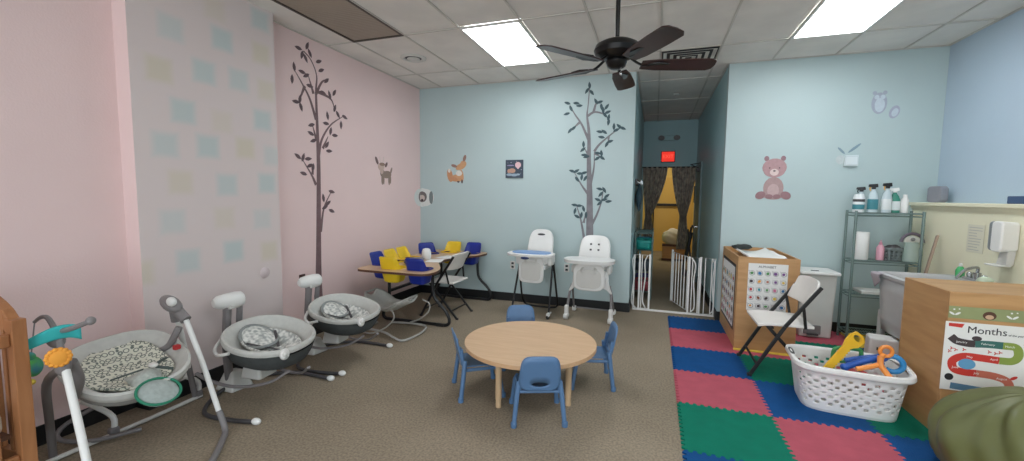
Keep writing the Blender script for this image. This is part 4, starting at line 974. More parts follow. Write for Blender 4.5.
    # liner pad and head pillow
    f = MB(); f.surf(lambda u, v: P(0.0+0.23*(v*math.cos(2*PI*u)), 0.16*v*math.sin(2*PI*u), -0.118+0.075*v**3+0.008*math.sin(12*v)), 32, 10); f.build('seat_pad', M_PADG, t, solid=0.015, weld=True)
    f = MB(); ring = [P(-0.12+canopy_ring*math.cos(2*PI*k/28), 0.12*math.sin(2*PI*k/28), -0.045-0.035*math.cos(2*PI*k/28)-0.02*(1-math.cos(2*PI*k/28)**2)) for k in range(28)]
    rc = sum((Vector(q) for q in ring), Vector())/28; f.surf(lambda u, v: tuple(rc+(Vector(ring[int(round(u*28)) % 28])-rc)*v+Vector((0, 0, 0.024*(1-v*v)))), 28, 6); hp = f.build('head_pillow', M_PADG, t, weld=True); f = MB(); f.tube(ring, 0.012, 8, closed=True); f.build('pillow_piping', M_PADD, hp)
    f = MB(); f.tube([P(-0.10, -0.12, -0.05), P(0.05, -0.02, -0.095), P(0.12, 0.0, -0.10)], 0.012, 6, smooth=4, sq=0.3); f.tube([P(-0.10, 0.12, -0.05), P(0.05, 0.02, -0.095)], 0.012, 6, smooth=4, sq=0.3); f.tube([P(0.12, 0.0, -0.10), P(0.22, -0.08, -0.07)], 0.012, 6, smooth=3, sq=0.3); f.build('harness_strap', M_DKGREY, t)
    # grab handle on near head side and oval knob on foot side
    f = MB(); f.tube([P(*q) for q in ((-0.25, -0.20, -0.03), (-0.20, -0.28, -0.05), (-0.12, -0.32, -0.055), (-0.05, -0.29, -0.035))], 0.012, 8, smooth=4); f.build('grab_handle', M_WHITE, t)
    f = MB(); f.ellipsoid(P(0.285, -0.14, -0.01), (0.050, 0.032, 0.038), Rz(-0.9)); kb = f.build('vibration_unit', M_WHITE, t)
    f = MB(); f.ellipsoid(P(0.305, -0.155, 0.004), (0.028, 0.018, 0.02), Rz(-0.9)); f.build('button_ring', M_OFFW, kb)
    return t
glider('grey oval baby glider nearer the patterned swing, the lower of the two', (0.35, -3.36, 0), 0.0, 0.13)
glider('grey oval baby glider farther along the pink wall, in front of the dark outlet', (0.35, -2.56, 0), 0.0, 0.11)

# ------------------------------------------------------------------ infant swing with toys (front left)
M_HEXA = None
def pattern_mat():
    M = bpy.data.materials.new('ring_print_fabric'); M.use_nodes = True; nt = M.node_tree; b = nt.nodes['Principled BSDF']
    tc = nt.nodes.new('ShaderNodeTexCoord'); v = nt.nodes.new('ShaderNodeTexVoronoi'); v.inputs['Scale'].default_value = 32; v.inputs['Randomness'].default_value = 0.12
    nt.links.new(tc.outputs['Object'], v.inputs['Vector'])
    r = nt.nodes.new('ShaderNodeValToRGB'); e = r.color_ramp.elements
    e[0].position = 0.0; e[0].color = lin((222, 222, 206)); e[1].position = 1.0; e[1].color = lin((222, 222, 206))
    for p_, c in ((0.30, (222, 222, 206)), (0.36, (112, 120, 112)), (0.46, (112, 120, 112)), (0.52, (222, 222, 206))):
        n = e.new(p_); n.color = lin(c)
    nt.links.new(v.outputs['Distance'], r.inputs['Fac']); nt.links.new(r.outputs['Color'], b.inputs['Base Color']); b.inputs['Roughness'].default_value = 0.9
    return M
M_HEX = pattern_mat()
t = thing('infant_swing', 'grey infant swing with ring-print seat pad on white tube legs beside the crib', 'baby swing', (0.6, -4.1, 0))
O = Vector((0.6, -4.1, 0))
def W(*q): return tuple(Vector(q)-O)
def tubeW(name, pts, r, m_, par=None, smooth=4, seg=10, **k):
    f = MB(); f.tube([W(*p_) for p_ in pts], r, seg, smooth=smooth, **k); return f.build(name, m_, par or t)
# right A frame
tubeW('leg', [(0.60, -3.84, 0.70), (0.72, -3.83, 0.42), (0.86, -3.84, 0.13)], 0.016, M_WHITE)
tubeW('leg_foot', [(0.86, -3.84, 0.14), (0.92, -3.85, 0.03), (1.0, -3.93, 0.018), (1.08, -4.02, 0.018), (1.16, -4.12, 0.018)], 0.018, M_GREYP)
tubeW('leg', [(0.50, -3.83, 0.70), (0.46, -3.78, 0.55), (0.38, -3.70, 0.30)], 0.016, M_WHITE)
tubeW('leg_foot', [(0.38, -3.70, 0.31), (0.30, -3.62, 0.08), (0.28, -3.60, 0.02)], 0.018, M_GREYP)
f = MB(); f.ellipsoid(W(0.50, -3.86, 0.80), (0.085, 0.05, 0.042), Ry(0.5)); pod = f.build('control_pod', M_GREYP, t)
f = MB(); f.ellipsoid(W(0.545, -3.885, 0.825), (0.034, 0.025, 0.030), Ry(0.35)); f.build('duck_face_button', M_WHITE, pod)
f = MB(); f.tube([W(0.50, -3.85, 0.79), W(0.60, -3.84, 0.70)], 0.032, 10); f.tube([W(0.50, -3.85, 0.79), W(0.49, -3.83, 0.68)], 0.028, 10); f.build('hub', M_GREYP, t)
tubeW('swing_arm', [(0.58, -3.87, 0.66), (0.56, -3.89, 0.60), (0.52, -3.90, 0.54), (0.46, -3.92, 0.50)], 0.02, M_GREYP)
# left A frame
tubeW('leg', [(0.84, -4.53, 0.68), (0.99, -4.56, 0.40), (1.16, -4.60, 0.08)], 0.016, M_WHITE)
tubeW('leg_foot', [(1.16, -4.60, 0.09), (1.20, -4.60, 0.02), (1.18, -4.52, 0.018), (1.14, -4.42, 0.018)], 0.018, M_GREYP)
tubeW('leg', [(0.78, -4.52, 0.68), (0.60, -4.50, 0.56), (0.40, -4.42, 0.30), (0.26, -4.36, 0.02)], 0.018, M_GREYP)
f = MB(); f.ellipsoid(W(0.82, -4.53, 0.70), (0.035, 0.03, 0.05)); f.build('hub', M_GREYP, t)
tubeW('swing_arm', [(0.80, -4.49, 0.70), (0.74, -4.44, 0.58), (0.60, -4.40, 0.45)], 0.022, M_GREYP)
# toy bar
f = MB(); f.tube([W(0.80, -4.52, 0.74), W(0.72, -4.50, 0.83), W(0.66, -4.50, 0.90), W(0.60, -4.50, 0.90), W(0.54, -4.50, 0.87)], 0.014, 8, smooth=5, r2=0.008)
f.tube([W(0.70, -4.50, 0.84), W(0.80, -4.49, 0.86), W(0.90, -4.46, 0.90)], 0.012, 8, smooth=4); f.ellipsoid(W(0.91, -4.46, 0.905), (0.02, 0.02, 0.02)); f.ellipsoid(W(0.71, -4.50, 0.80), (0.05, 0.03, 0.04)); f.build('toy_bar', M_GREYP, t)
r_v = Vector((0.40, 0.916, 0)); n_v = Vector((0.916, -0.40, 0))
def TP(c, a_, z_, d_=0.0): return tuple(Vector(c)-O+r_v*a_+Vector((0, 0, z_))+n_v*d_)
f = MB(); f.surf(lambda u, v: TP((0.70, -4.50, 0.83), -0.10+0.19*u, 0.045*math.sin(u*2.6)-0.03+(0.05+0.02*u)*(v-0.5), 0.02*math.sin(u*5)+0.05), 14, 5); f.build('turquoise_leaf_toy', mat('turquoise_cloth', (60, 190, 190), rough=0.8), t, solid=0.012)
f = MB()
cs = (0.86, -4.56, 0.755)
for k in range(14):
    a = k*PI/7; f.ellipsoid(TP(cs, 0.036*math.cos(a), 0.036*math.sin(a)), (0.012, 0.012, 0.012), nu=8, nv=6)
f.ellipsoid(TP(cs, 0, 0), (0.016, 0.038, 0.04), Rz(-0.41)); f.build('orange_sun_toy', mat('orange_cloth', (236, 160, 60), rough=0.8), t)
f = MB(); f.ellipsoid(W(0.545, -4.52, 0.65), (0.035, 0.035, 0.05)); f.ellipsoid(W(0.54, -4.53, 0.70), (0.024, 0.024, 0.026)); pr = f.build('parrot_toy', mat('parrot_cloth', (60, 120, 170), rough=0.8, col2=(90, 180, 90), scale=12), t)
f = MB(); f.ellipsoid(W(0.565, -4.555, 0.62), (0.016, 0.012, 0.035)); f.ellipsoid(W(0.575, -4.54, 0.585), (0.02, 0.012, 0.014)); f.build('wing', mat('toy_yellow', (226, 200, 80), rough=0.8), pr)
tubeW('toy_cord', [(0.54, -4.50, 0.87), (0.54, -4.52, 0.72)], 0.003, M_GREYP, smooth=0, seg=6)
# seat
cS = Vector((0.53, -4.12, 0.53)); TS = Rz(-0.10) @ Ry(0.30) @ Rx(0.10)
def PS(x, y, z): v = TS @ Vector((x, y, z)); return tuple(v+cS-O)
def rimS(a):
    c, s = math.cos(a), math.sin(a); q = (abs(c)**2.6+abs(s)**2.6)**(-1/2.6); return 0.305*c*q, 0.27*s*q*(1-0.06*c)
def dishS(u, v):
    a = 2*PI*u; X, Y = rimS(a); prof = [(0.97, -0.05), (1.0, -0.03), (1.0, 0.0), (0.95, 0.008), (0.86, -0.02), (0.68, -0.07), (0.45, -0.10), (0.2, -0.11), (0.01, -0.112)]
    k = v*(len(prof)-1); i = min(int(k), len(prof)-2); w = k-i
    return PS(X*(prof[i][0]*(1-w)+prof[i+1][0]*w), Y*(prof[i][0]*(1-w)+prof[i+1][0]*w), prof[i][1]*(1-w)+prof[i+1][1]*w)
f = MB(); f.surf(dishS, 56, 24); f.build('seat_fabric', M_LTGREY, t, weld=True)
def shS(u, v):
    a = 2*PI*u; X, Y = rimS(a); s = [0.99, 0.93, 0.80, 0.5, 0.0]; zz = [-0.03, -0.085, -0.12, -0.135, -0.14]; k = v*4; i = min(int(k), 3); w = k-i
    return PS(X*(s[i]*(1-w)+s[i+1]*w), Y*(s[i]*(1-w)+s[i+1]*w), zz[i]*(1-w)+zz[i+1]*w)
f = MB(); f.surf(shS, 48, 12); f.build('seat_underside', mat('mid_grey_fabric', (150, 150, 146), rough=0.9), t, weld=True)
def padS(u, v):
    a = 2*PI*u; return PS(-0.02+(0.25*math.cos(a)+0.0)*v, (0.20+0.02*math.sin(3*a))*math.sin(a)*v, -0.088+0.05*v**2.5+0.006*math.sin(18*v))
f = MB(); f.surf(padS, 40, 12); f.build('seat_pad', M_HEX, t, solid=0.016, weld=True)
f = MB(); f.surf(lambda u, v: PS(0.10+0.14*u, -0.06+0.16*v*(1-0.3*u), -0.05+0.06*math.sin(PI*u)*math.sin(PI*v)), 10, 10); f.build('crotch_panel', mat('grey_print_cloth', (190, 194, 186), rough=0.9, var=0.15, scale=40), t, solid=0.02)
f = MB(); f.tube([PS(0.10, 0.14, 0.0), PS(0.20, 0.04, 0.05), PS(0.26, 0.10, 0.03)], 0.014, 6, smooth=4, sq=0.3); f.tube([PS(0.12, -0.13, 0.0), PS(0.20, -0.02, 0.055)], 0.014, 6, smooth=4, sq=0.3); f.build('harness_strap', mat('dark_green_strap', (70, 84, 80), rough=0.8), t)
f = MB(); f.ellipsoid(PS(0.20, 0.03, 0.06), (0.03, 0.02, 0.014)); f.build('buckle', M_OFFW, t)
f = MB(); f.box(PS(0.05, 0.22, 0.01), (0.03, 0.035, 0.03)); f.build('red_tag', mat('red_cloth', (180, 50, 50), rough=0.8), t, smooth=False, bevel=0.005)
# pouch with green piping hanging at the foot
cP = Vector((0.86, -4.17, 0.41)); RP = Rz(0.15) @ Ry(-0.95)
f = MB(); f.ellipsoid(tuple(cP-O), (0.025, 0.105, 0.09), RP); po = f.build('mesh_pouch', mat('grey_mesh', (170, 180, 176), rough=0.8, var=0.1, scale=40), t)
f = MB(); f.tube([tuple(cP-O+RP @ Vector((0.012, 0.108*math.cos(2*PI*k/28), 0.088*math.sin(2*PI*k/28)))) for k in range(28)], 0.007, 8, closed=True); f.build('green_piping', mat('green_piping', (40, 130, 100), rough=0.7), po)
# lower frame
tubeW('floor_bar', [(0.29, -4.40, 0.016), (0.30, -3.90, 0.016), (0.29, -3.56, 0.016)], 0.013, M_OFFW, smooth=0)
tubeW('bent_tube', [(0.20, -4.20, 0.26), (0.22, -4.16, 0.22), (0.28, -4.09, 0.12), (0.30, -4.10, 0.02)], 0.016, M_WHITE)
tubeW('bent_tube', [(0.20, -3.72, 0.24), (0.22, -3.66, 0.20), (0.27, -3.57, 0.12), (0.28, -3.58, 0.02)], 0.016, M_WHITE)
tubeW('frame_loop', [(0.20, -3.72, 0.22), (0.12, -4.0, 0.17), (0.08, -4.22, 0.10), (0.14, -4.28, 0.05), (0.30, -4.20, 0.03), (0.42, -4.02, 0.03)], 0.013, M_GREYP)
f = MB(); f.box(W(0.30, -4.10, 0.03), (0.045, 0.05, 0.06)); f.box(W(0.28, -3.58, 0.03), (0.045, 0.05, 0.06)); f.build_each('bar_foot', M_GREYP, t, bevel=0.01)

# ------------------------------------------------------------------ bouncer
t = thing('baby_bouncer', 'grey wire-framed baby bouncer beside the feeding table', 'baby bouncer', (0.75, -1.75, 0))
O = Vector((0.75, -1.75, 0))
M_FR = mat('pale_grey_tube', (176, 174, 168), rough=0.4)
tubeW('base_loop', [(0.55, -1.55, 0.02), (0.78, -1.53, 0.03), (1.00, -1.56, 0.03), (1.06, -1.72, 0.02), (1.05, -1.92, 0.015), (1.0, -2.03, 0.012), (0.90, -2.02, 0.03), (0.74, -1.98, 0.06), (0.52, -1.98, 0.07), (0.40, -1.92, 0.02), (0.38, -1.6, 0.02)], 0.012, M_FR, smooth=6)
tubeW('spring_wire', [(0.46, -1.98, 0.03), (0.62, -2.0, 0.04), (0.78, -1.98, 0.12), (0.86, -1.96, 0.22), (0.80, -1.94, 0.30), (0.62, -1.92, 0.30)], 0.008, M_FR, smooth=6)
tubeW('spring_wire', [(0.78, -1.53, 0.04), (0.92, -1.55, 0.10), (1.04, -1.56, 0.20), (1.06, -1.57, 0.30), (0.98, -1.58, 0.34)], 0.008, M_FR, smooth=6)
def bseat(u, v): # from foot end to head end
    P_ = catmull([(0.96, 0, 0.36), (0.86, 0, 0.31), (0.74, 0, 0.25), (0.62, 0, 0.25), (0.52, 0, 0.31), (0.42, 0, 0.385)], 6)
    k = v*(len(P_)-1); i = min(int(k), len(P_)-2); q = P_[i]*(1-(k-i))+P_[i+1]*(k-i)
    w = 0.17+0.03*math.sin(PI*v)
    if v < 0.12: w *= math.sqrt(0.3+0.7*v/0.12)
    if v > 0.88: w *= math.sqrt(0.3+0.7*(1-v)/0.12)
    s = (u-0.5)*2
    return W(q.x, -1.76+w*s, q.z+0.05*s*s-0.0)
f = MB(); f.surf(bseat, 14, 30); f.build('seat_fabric', M_LTGREY, t, solid=0.02)
def rimP(s): return [bseat(0.5+0.5*s, v/24) for v in range(25)]
f = MB(); L_ = rimP(-1)+rimP(1)[::-1]; f.tube(L_, 0.011, 8, closed=True); f.build('seat_rim', M_FR, t)
f = MB(); f.surf(lambda u, v: tuple(Vector(bseat(0.2+0.6*u, 0.04+0.42*v))+Vector((0, 0, 0.022))), 10, 14); f.build('seat_pad', M_PADG, t, solid=0.014)

# ------------------------------------------------------------------ crib
t = thing('crib', 'honey-brown wooden baby crib cut by the left edge of the photo', 'crib', (0, 0, 0))
cx0, cx1, ye, yf = 0.08, 0.78, -4.645, -5.945
def endpanel(y):
    f = MB()
    for x in (cx0+0.025, cx1-0.025): f.box((x, y, 0.475), (0.055, 0.05, 0.95))
    f.box((0.43, y, 0.28), (0.66, 0.03, 0.08))
    pts = []
    for k in range(13):
        u = k/12; pts.append((cx0+0.02+(cx1-cx0-0.04)*u, 0.935+0.13*math.sin(PI*u)**0.7))
    poly = pts+[(x, z-0.09) for x, z in pts[::-1]]
    for k in range(12):
        a, b, c, d = pts[k], pts[k+1], (pts[k+1][0], pts[k+1][1]-0.09), (pts[k][0], pts[k][1]-0.09)
        f.prism([a, b, c, d], y-0.02, y+0.02, 'xz')
    e = f.build('end_panel', M_CRIB, t, smooth=False, bevel=0.004)
    for k in range(6):
        MB().box((cx0+0.13+k*0.089, y, 0.6), (0.028, 0.018, 0.66)).build('slat', M_CRIB, e, smooth=False, bevel=0.003)
def sidepanel(x):
    f = MB(); f.box((x, (ye+yf)/2, 0.86), (0.03, abs(yf-ye)-0.05, 0.06)); f.box((x, (ye+yf)/2, 0.30), (0.03, abs(yf-ye)-0.05, 0.06)); s = f.build('side_rail', M_CRIB, t, smooth=False, bevel=0.006)
    n = 14
    for k in range(n): MB().box((x, ye-0.09-k*(abs(yf-ye)-0.18)/(n-1), 0.58), (0.016, 0.026, 0.52)).build('slat', M_CRIB, s, smooth=False, bevel=0.003)
endpanel(ye); endpanel(yf); sidepanel(cx1-0.025); sidepanel(cx0+0.025)
f = MB(); f.box((0.43, (ye+yf)/2, 0.42), (0.62, 1.22, 0.02)); f.build('mattress_board', M_BROWNE, t, smooth=False)
f = MB(); f.box((0.43, -4.66, 0.12), (0.62, 0.02, 0.05)); f.box((cx1-0.03, (ye+yf)/2, 0.12), (0.02, 1.2, 0.05)); f.build_each('lower_stretcher', mat('dark_red_wood', (96, 44, 36), rough=0.5), t, smooth=False)
f = MB(); f.box((0, 0, 0), (0.60, 1.20, 0.11)); mm = f.build('crib_mattress', mat('cream_sheet', (214, 206, 190), rough=0.9, var=0.04), bevel=0.03, segs=4); mm.location = (0.43, (ye+yf)/2, 0.486)
tag(mm, 'cream sheeted mattress lying inside the wooden crib', 'mattress')

# ------------------------------------------------------------------ laundry basket and toys
def basket():
    t = thing('laundry_basket', 'white plastic laundry basket with diamond holes, full of toys on the mats', 'basket', (4.80, -2.03, 0.012), math.radians(-5))
    hgt = 0.325
    def sq(a, A, B, p=4.5):
        c, s = math.cos(a), math.sin(a); q = (abs(c)**p+abs(s)**p)**(-1/p); return A*c*q, B*s*q
    def wall(u, v):
        a = 2*PI*u; k = 0.86+0.14*v
        X, Y = sq(a, 0.325*k, 0.235*(0.88+0.12*v)); return (X, Y, 0.01+(hgt-0.01)*v)
    # pierced wall: fine grid, diamond-like holes left open
    nu, nv = 168, 34; mb = MB(); vs = [wall(i/nu, j/nv) for j in range(nv+1) for i in range(nu)]
    fs = []
    for j in range(nv):
        for i in range(nu):
            z = (j+0.5)/nv; hole = False
            if 0.14 < z < 0.80:
                row = int((z-0.14)/0.0825); fz = ((z-0.14)/0.0825) % 1.0
                cell = 6
                ii = (i+(3 if row % 2 else 0)) % cell
                a = 2*PI*(i+0.5)/nu; c, s = abs(math.cos(a)), abs(math.sin(a))
                face_ok = (s > 0.52) or (c > 0.955)
                if 0.2 < fz < 0.8 and ii in (0, 1) and face_ok: hole = True
            if hole: continue
            fs.append((j*nu+i, j*nu+(i+1) % nu, (j+1)*nu+(i+1) % nu, (j+1)*nu+i))
    mb.add(vs, fs); mb.build('wall', M_WHITE, t, solid=0.004)
    f = MB(); pts = [sq(2*PI*k/60, 0.325*0.86, 0.235*0.88) for k in range(60)]; f.prism(pts, 0.0, 0.012); f.build('bottom', M_WHITE, t, bevel=0.004)
    f = MB()
    rp = [sq(2*PI*k/72, 0.345, 0.252) for k in range(72)]
    def rim(u, v):
        a = 2*PI*u; prof = [(0.322, 0.232, 0), (0.335, 0.243, 0.010), (0.352, 0.258, 0.006), (0.356, 0.262, -0.018), (0.350, 0.256, -0.03)]
        k = v*4; i = min(int(k), 3); w = k-i; A = prof[i][0]*(1-w)+prof[i+1][0]*w; B = prof[i][1]*(1-w)+prof[i+1][1]*w
        z = prof[i][2]*(1-w)+prof[i+1][2]*w; X, Y = sq(a, A, B)
        return (X, Y, hgt+z+0.02*abs(math.cos(a))**6)
    f.surf(rim, 72, 8); f.build('rim', M_WHITE, t, solid=0.004, weld=True)
    for s in (-1, 1):
        f = MB(); f.prism(superell(0.03, 0.15, 20, 3, 0, s*0.336, 0), hgt+0.018, hgt+0.030); f.build('handle_pad', M_DKGREY if s < 0 else M_WHITE, t, bevel=0.003)
basket()
def toy(mb, name, label, m_, loc=(0, 0, 0), **k): o = mb.build(name, m_, **k); o.location = loc; return tag(o, label, 'toy', 'toys in the laundry basket')
# yellow saw: flat blade with teeth, ring handle
poly = [(0.0, -0.028)]
for k in range(11): poly += [(0.015+k*0.022, -0.030), (0.026+k*0.022, -0.018)]
poly += [(0.27, -0.03), (0.30, -0.055), (0.36, -0.06), (0.385, -0.02), (0.38, 0.03), (0.34, 0.05), (0.28, 0.045), (0.24, 0.03), (0.0, 0.026)]
hole = [(0.345+0.022*math.cos(-a*PI/8), -0.004+0.034*math.sin(-a*PI/8)) for a in range(16)]
saw = curve_plate('toy_saw', poly, [hole], -0.009, 0.009, mat('toy_saw_yellow', (240, 190, 50), rough=0.4), None)
saw.parent = None
md = saw.modifiers.new('b', 'BEVEL'); md.width = 0.003; md.segments = 2
tag(saw, 'yellow toothed toy saw with ring handle sticking up out of the basket', 'toy', 'toys in the laundry basket')
d_ = Vector((0.26, 0.12, 0.30)).normalized(); up_ = Vector((-0.55, -0.1, 0.6)); yv = (up_-d_*up_.dot(d_)).normalized(); zv = d_.cross(yv)
Ms = Matrix((d_, yv, zv)).transposed().to_4x4(); Ms.translation = Vector((4.64, -2.13, 0.27)); saw.matrix_world = Ms
# green rectangular frame toy
f = MB(); f.tube([(-0.085, 0, 0), (-0.09, 0, 0.13), (-0.06, 0, 0.17), (0.06, 0, 0.17), (0.09, 0, 0.13), (0.085, 0, 0)], 0.014, 10, smooth=4)
f.tube([(-0.085, 0, 0.06), (0.085, 0, 0.06)], 0.010, 8)
for k in range(6): f.lathe([(0.001, 0), (0.010, 0), (0.004, 0.025), (0.001, 0.03)], (-0.06+k*0.024, 0, 0.062), 8)
g = toy(f, 'toy_basket_frame', 'green toy frame with small spikes standing in the basket', mat('toy_green', (70, 150, 90), rough=0.45), (4.83, -1.96, 0.25)); g.rotation_euler = (0.1, 0, 0.1)
# blue and orange construction toys
f = MB(); f.tube([(-0.14, 0, 0), (-0.05, 0, 0.05), (0.06, 0, 0.10)], 0.022, 10, smooth=4); f.ellipsoid((-0.14, 0, 0), (0.03, 0.028, 0.025)); f.ellipsoid((0.07, 0, 0.10), (0.035, 0.03, 0.03))
g = toy(f, 'toy_pliers', 'blue chunky toy arm resting over the front rim of the basket', mat('toy_blue', (30, 84, 170), rough=0.4), (4.90, -2.14, 0.33))
f = MB(); f.tube([(-0.13, 0, 0.0), (-0.02, 0, 0.035), (0.08, 0, 0.06)], 0.02, 10, smooth=4); g = toy(f, 'toy_screwdriver', 'second blue toy arm lying behind the first', mat('toy_blue', (30, 84, 170)), (4.93, -2.03, 0.34))
f = MB(); f.tube([(0.0, 0, 0.08), (0.0, -0.01, 0.02), (0.02, -0.04, -0.02), (0.04, -0.06, -0.05)], 0.018, 10, smooth=5); f.tube([(0.0, 0, 0.02), (-0.07, -0.02, 0.0), (-0.14, -0.03, -0.02)], 0.016, 10, smooth=4); f.tube([(0.05+0.035*math.cos(a*PI/6), 0.05, 0.10+0.035*math.sin(a*PI/6)) for a in range(12)], 0.013, 8, closed=True); f.tube([(0.0, 0, 0.06), (0.03, 0.03, 0.08)], 0.016, 8)
g = toy(f, 'toy_wrench', 'orange forked toy with a ring end hanging over the basket rim', mat('toy_orange', (240, 150, 70), rough=0.4), (4.93, -2.21, 0.38))
f = MB(); f.tube([(0.055*math.cos(a*PI/10), 0.0, 0.055*math.sin(a*PI/10)) for a in range(-7, 9)], 0.018, 10); f.tube([(-0.05, 0.0, 0.0), (-0.10, 0.02, -0.03)], 0.02, 8)
g = toy(f, 'toy_clamp', 'light blue curved toy clamp at the right end of the basket', mat('toy_sky', (50, 140, 200), rough=0.4), (5.04, -2.12, 0.385)); g.rotation_euler = (0, 0, -0.3)
for k, (x, y, c, nm, lb) in enumerate([(4.66, -1.98, (220, 220, 215), 'ball', 'pale toy ball low in the left of the basket'), (4.79, -2.1, (200, 190, 180), 'block', 'beige toy block low in the middle of the basket'), (4.92, -1.93, (190, 60, 60), 'cup', 'red toy cup at the back of the basket')]):
    toy(blob((0, 0, 0), (0.085, 0.075, 0.06), 20+k, 0.06, 20, 14), 'toy_'+nm, lb, mat('toy_c_'+nm, c, rough=0.5), (x, y, 0.19))

# ------------------------------------------------------------------ white bin
t = thing('trash_bin', 'tall white plastic bin with a lid against the mint wall', 'bin', (5.14, -0.22, 0.012))
f = MB(); f.box((0, 0.02, 0.36), (0.34, 0.34, 0.72), taper=0.90); b_ = f.build('body', M_OFFW, t, bevel=0.02, segs=3)
f = MB(); f.prism(rrect(0.385, 0.38, 0.03), 0.70, 0.735, 'xy', 0.985); f.build('lid', M_WHITE, t, bevel=0.01)
for o in t.children: pass
MB().box((-0.03, -0.137, 0.09), (0.16, 0.03, 0.10)).build('pedal_recess', M_GREYP, t, smooth=False, bevel=0.008)
MB().box((-0.03, -0.16, 0.045), (0.10, 0.05, 0.018)).build('pedal', M_DKGREY, t, smooth=False, bevel=0.005)
MB().box((-0.03, -0.10, 0.737), (0.07, 0.03, 0.006)).build('lid_slot', M_DKGREY, t, smooth=False)

# ------------------------------------------------------------------ wire shelf and what stands on it
SX0, SX1, SY0, SY1 = 5.42, 5.98, -0.38, -0.16
t = thing('wire_shelf', 'grey-green wire shelving unit against the mint wall left of the half wall', 'shelf', (0, 0, 0.012))
for x in (SX0, SX1):
    for y in (SY0, SY1):
        f = MB(); f.tube([(x, y, 0), (x, y, 1.40)], 0.013, 10)
        for k in range(13): f.lathe([(0.0135, 0), (0.0155, 0.004), (0.0135, 0.008)], (x, y, 0.06+k*0.1), 10)
        f.build('post', M_WIRE, t)
for z in (0.10, 0.52, 0.875, 1.375):
    f = MB()
    for y in (SY0, SY1): f.tube([(SX0, y, z), (SX1, y, z)], 0.006, 6); f.tube([(SX0, y, z-0.03), (SX1, y, z-0.03)], 0.005, 6)
    for x in (SX0, SX1): f.tube([(x, SY0, z), (x, SY1, z)], 0.006, 6); f.tube([(x, SY0, z-0.03), (x, SY1, z-0.03)], 0.005, 6)
    for k in range(22): f.tube([(SX0+0.026*k+0.013, SY0, z+0.004), (SX0+0.026*k+0.013, SY1, z+0.004)], 0.0028, 4)
    f.build('wire_deck', M_WIRE, t)
M_BOT = mat('bottle_plastic', (200, 216, 220), rough=0.3, var=0.03); M_LBL = mat('teal_label', (70, 140, 150), rough=0.5, var=0.1); M_LBW = mat('white_label', (226, 232, 232), rough=0.5)
def spray(label, x, y, z, h, body, lblm, head, trig, w=0.042):
    t = thing('spray_bottle', label, 'bottle', (x, y, z), random.uniform(-0.4, 0.4), 'cleaning bottles on top of the wire shelf')
    f = MB(); f.lathe([(0.001, 0), (w, 0), (w+0.002, 0.01), (w+0.002, h*0.5), (w*0.75, h*0.66), (0.016, h*0.76), (0.014, h*0.82), (0.001, h*0.82)], seg=20, sy=0.7); f.build('bottle_body', body, t)
    f = MB(); f.lathe([(w+0.003, h*0.10), (w+0.004, h*0.12), (w+0.004, h*0.44), (w+0.003, h*0.46)], seg=20, sy=0.7); f.build('label', lblm, t)
    f = MB(); f.lathe([(0.001, h*0.81), (0.018, h*0.81), (0.018, h*0.87), (0.001, h*0.87)], seg=14); f.prism([(-0.045, h*0.90), (-0.04, h*0.98), (0.03, h*1.0), (0.035, h*0.88), (0.0, h*0.86)], -0.011, 0.011, 'xz'); f.build('spray_head', head, t, bevel=0.002)
    f = MB(); f.tube([(-0.02, 0, h*0.90), (-0.032, 0, h*0.84), (-0.026, 0, h*0.76)], 0.005, 6, smooth=3); f.build('trigger', trig, t)
    return t
zt = 1.394
M_YT = mat('yellow_trigger', (240, 180, 60), rough=0.4); M_GRL = mat('green_label', (60, 140, 120), rough=0.5, var=0.1)
spray('clear spray bottle with a yellow trigger and white label on the shelf top', 5.60, -0.26, zt, 0.30, M_BOT, M_LBL, M_BLACKP, M_YT)
spray('spray bottle with dark head beside the wall on the shelf top', 5.53, -0.17, zt, 0.27, M_BOT, M_LBW, M_BLACKP, M_BLACKP)
spray('clear spray bottle with black and orange head in the middle of the shelf top', 5.715, -0.27, zt, 0.31, M_BOT, M_LBW, M_BLACKP, M_YT)
spray('spray bottle with a green wrap-around label on the shelf top', 5.80, -0.22, zt, 0.26, M_GRL, M_LBW, M_WHITE, M_WHITE, 0.045)
f = MB(); f.lathe([(0.001, 0), (0.05, 0), (0.05, 0.16), (0.042, 0.172), (0.038, 0.19), (0.001, 0.19)], seg=24); o = f.build('wipes_canister', M_LBW); o.location = (5.475, -0.27, zt); tag(o, 'squat white wipes canister at the left end of the shelf top', 'canister')
f = MB(); f.lathe([(0.0505, 0.03), (0.0512, 0.032), (0.0512, 0.08), (0.0505, 0.082)], seg=24); f.build('label_band', M_LBL, o)
f = MB(); f.lathe([(0.0505, 0.11), (0.0512, 0.112), (0.0512, 0.135), (0.0505, 0.137)], seg=24); f.build('label_band', M_DKGREY, o)
f = MB(); f.lathe([(0.001, 0), (0.03, 0), (0.032, 0.13), (0.02, 0.16), (0.018, 0.19), (0.001, 0.19)], seg=20); o = f.build('lotion_bottle', M_WHITE); o.location = (5.875, -0.25, zt); tag(o, 'narrow plain white bottle at the right end of the shelf top', 'bottle')
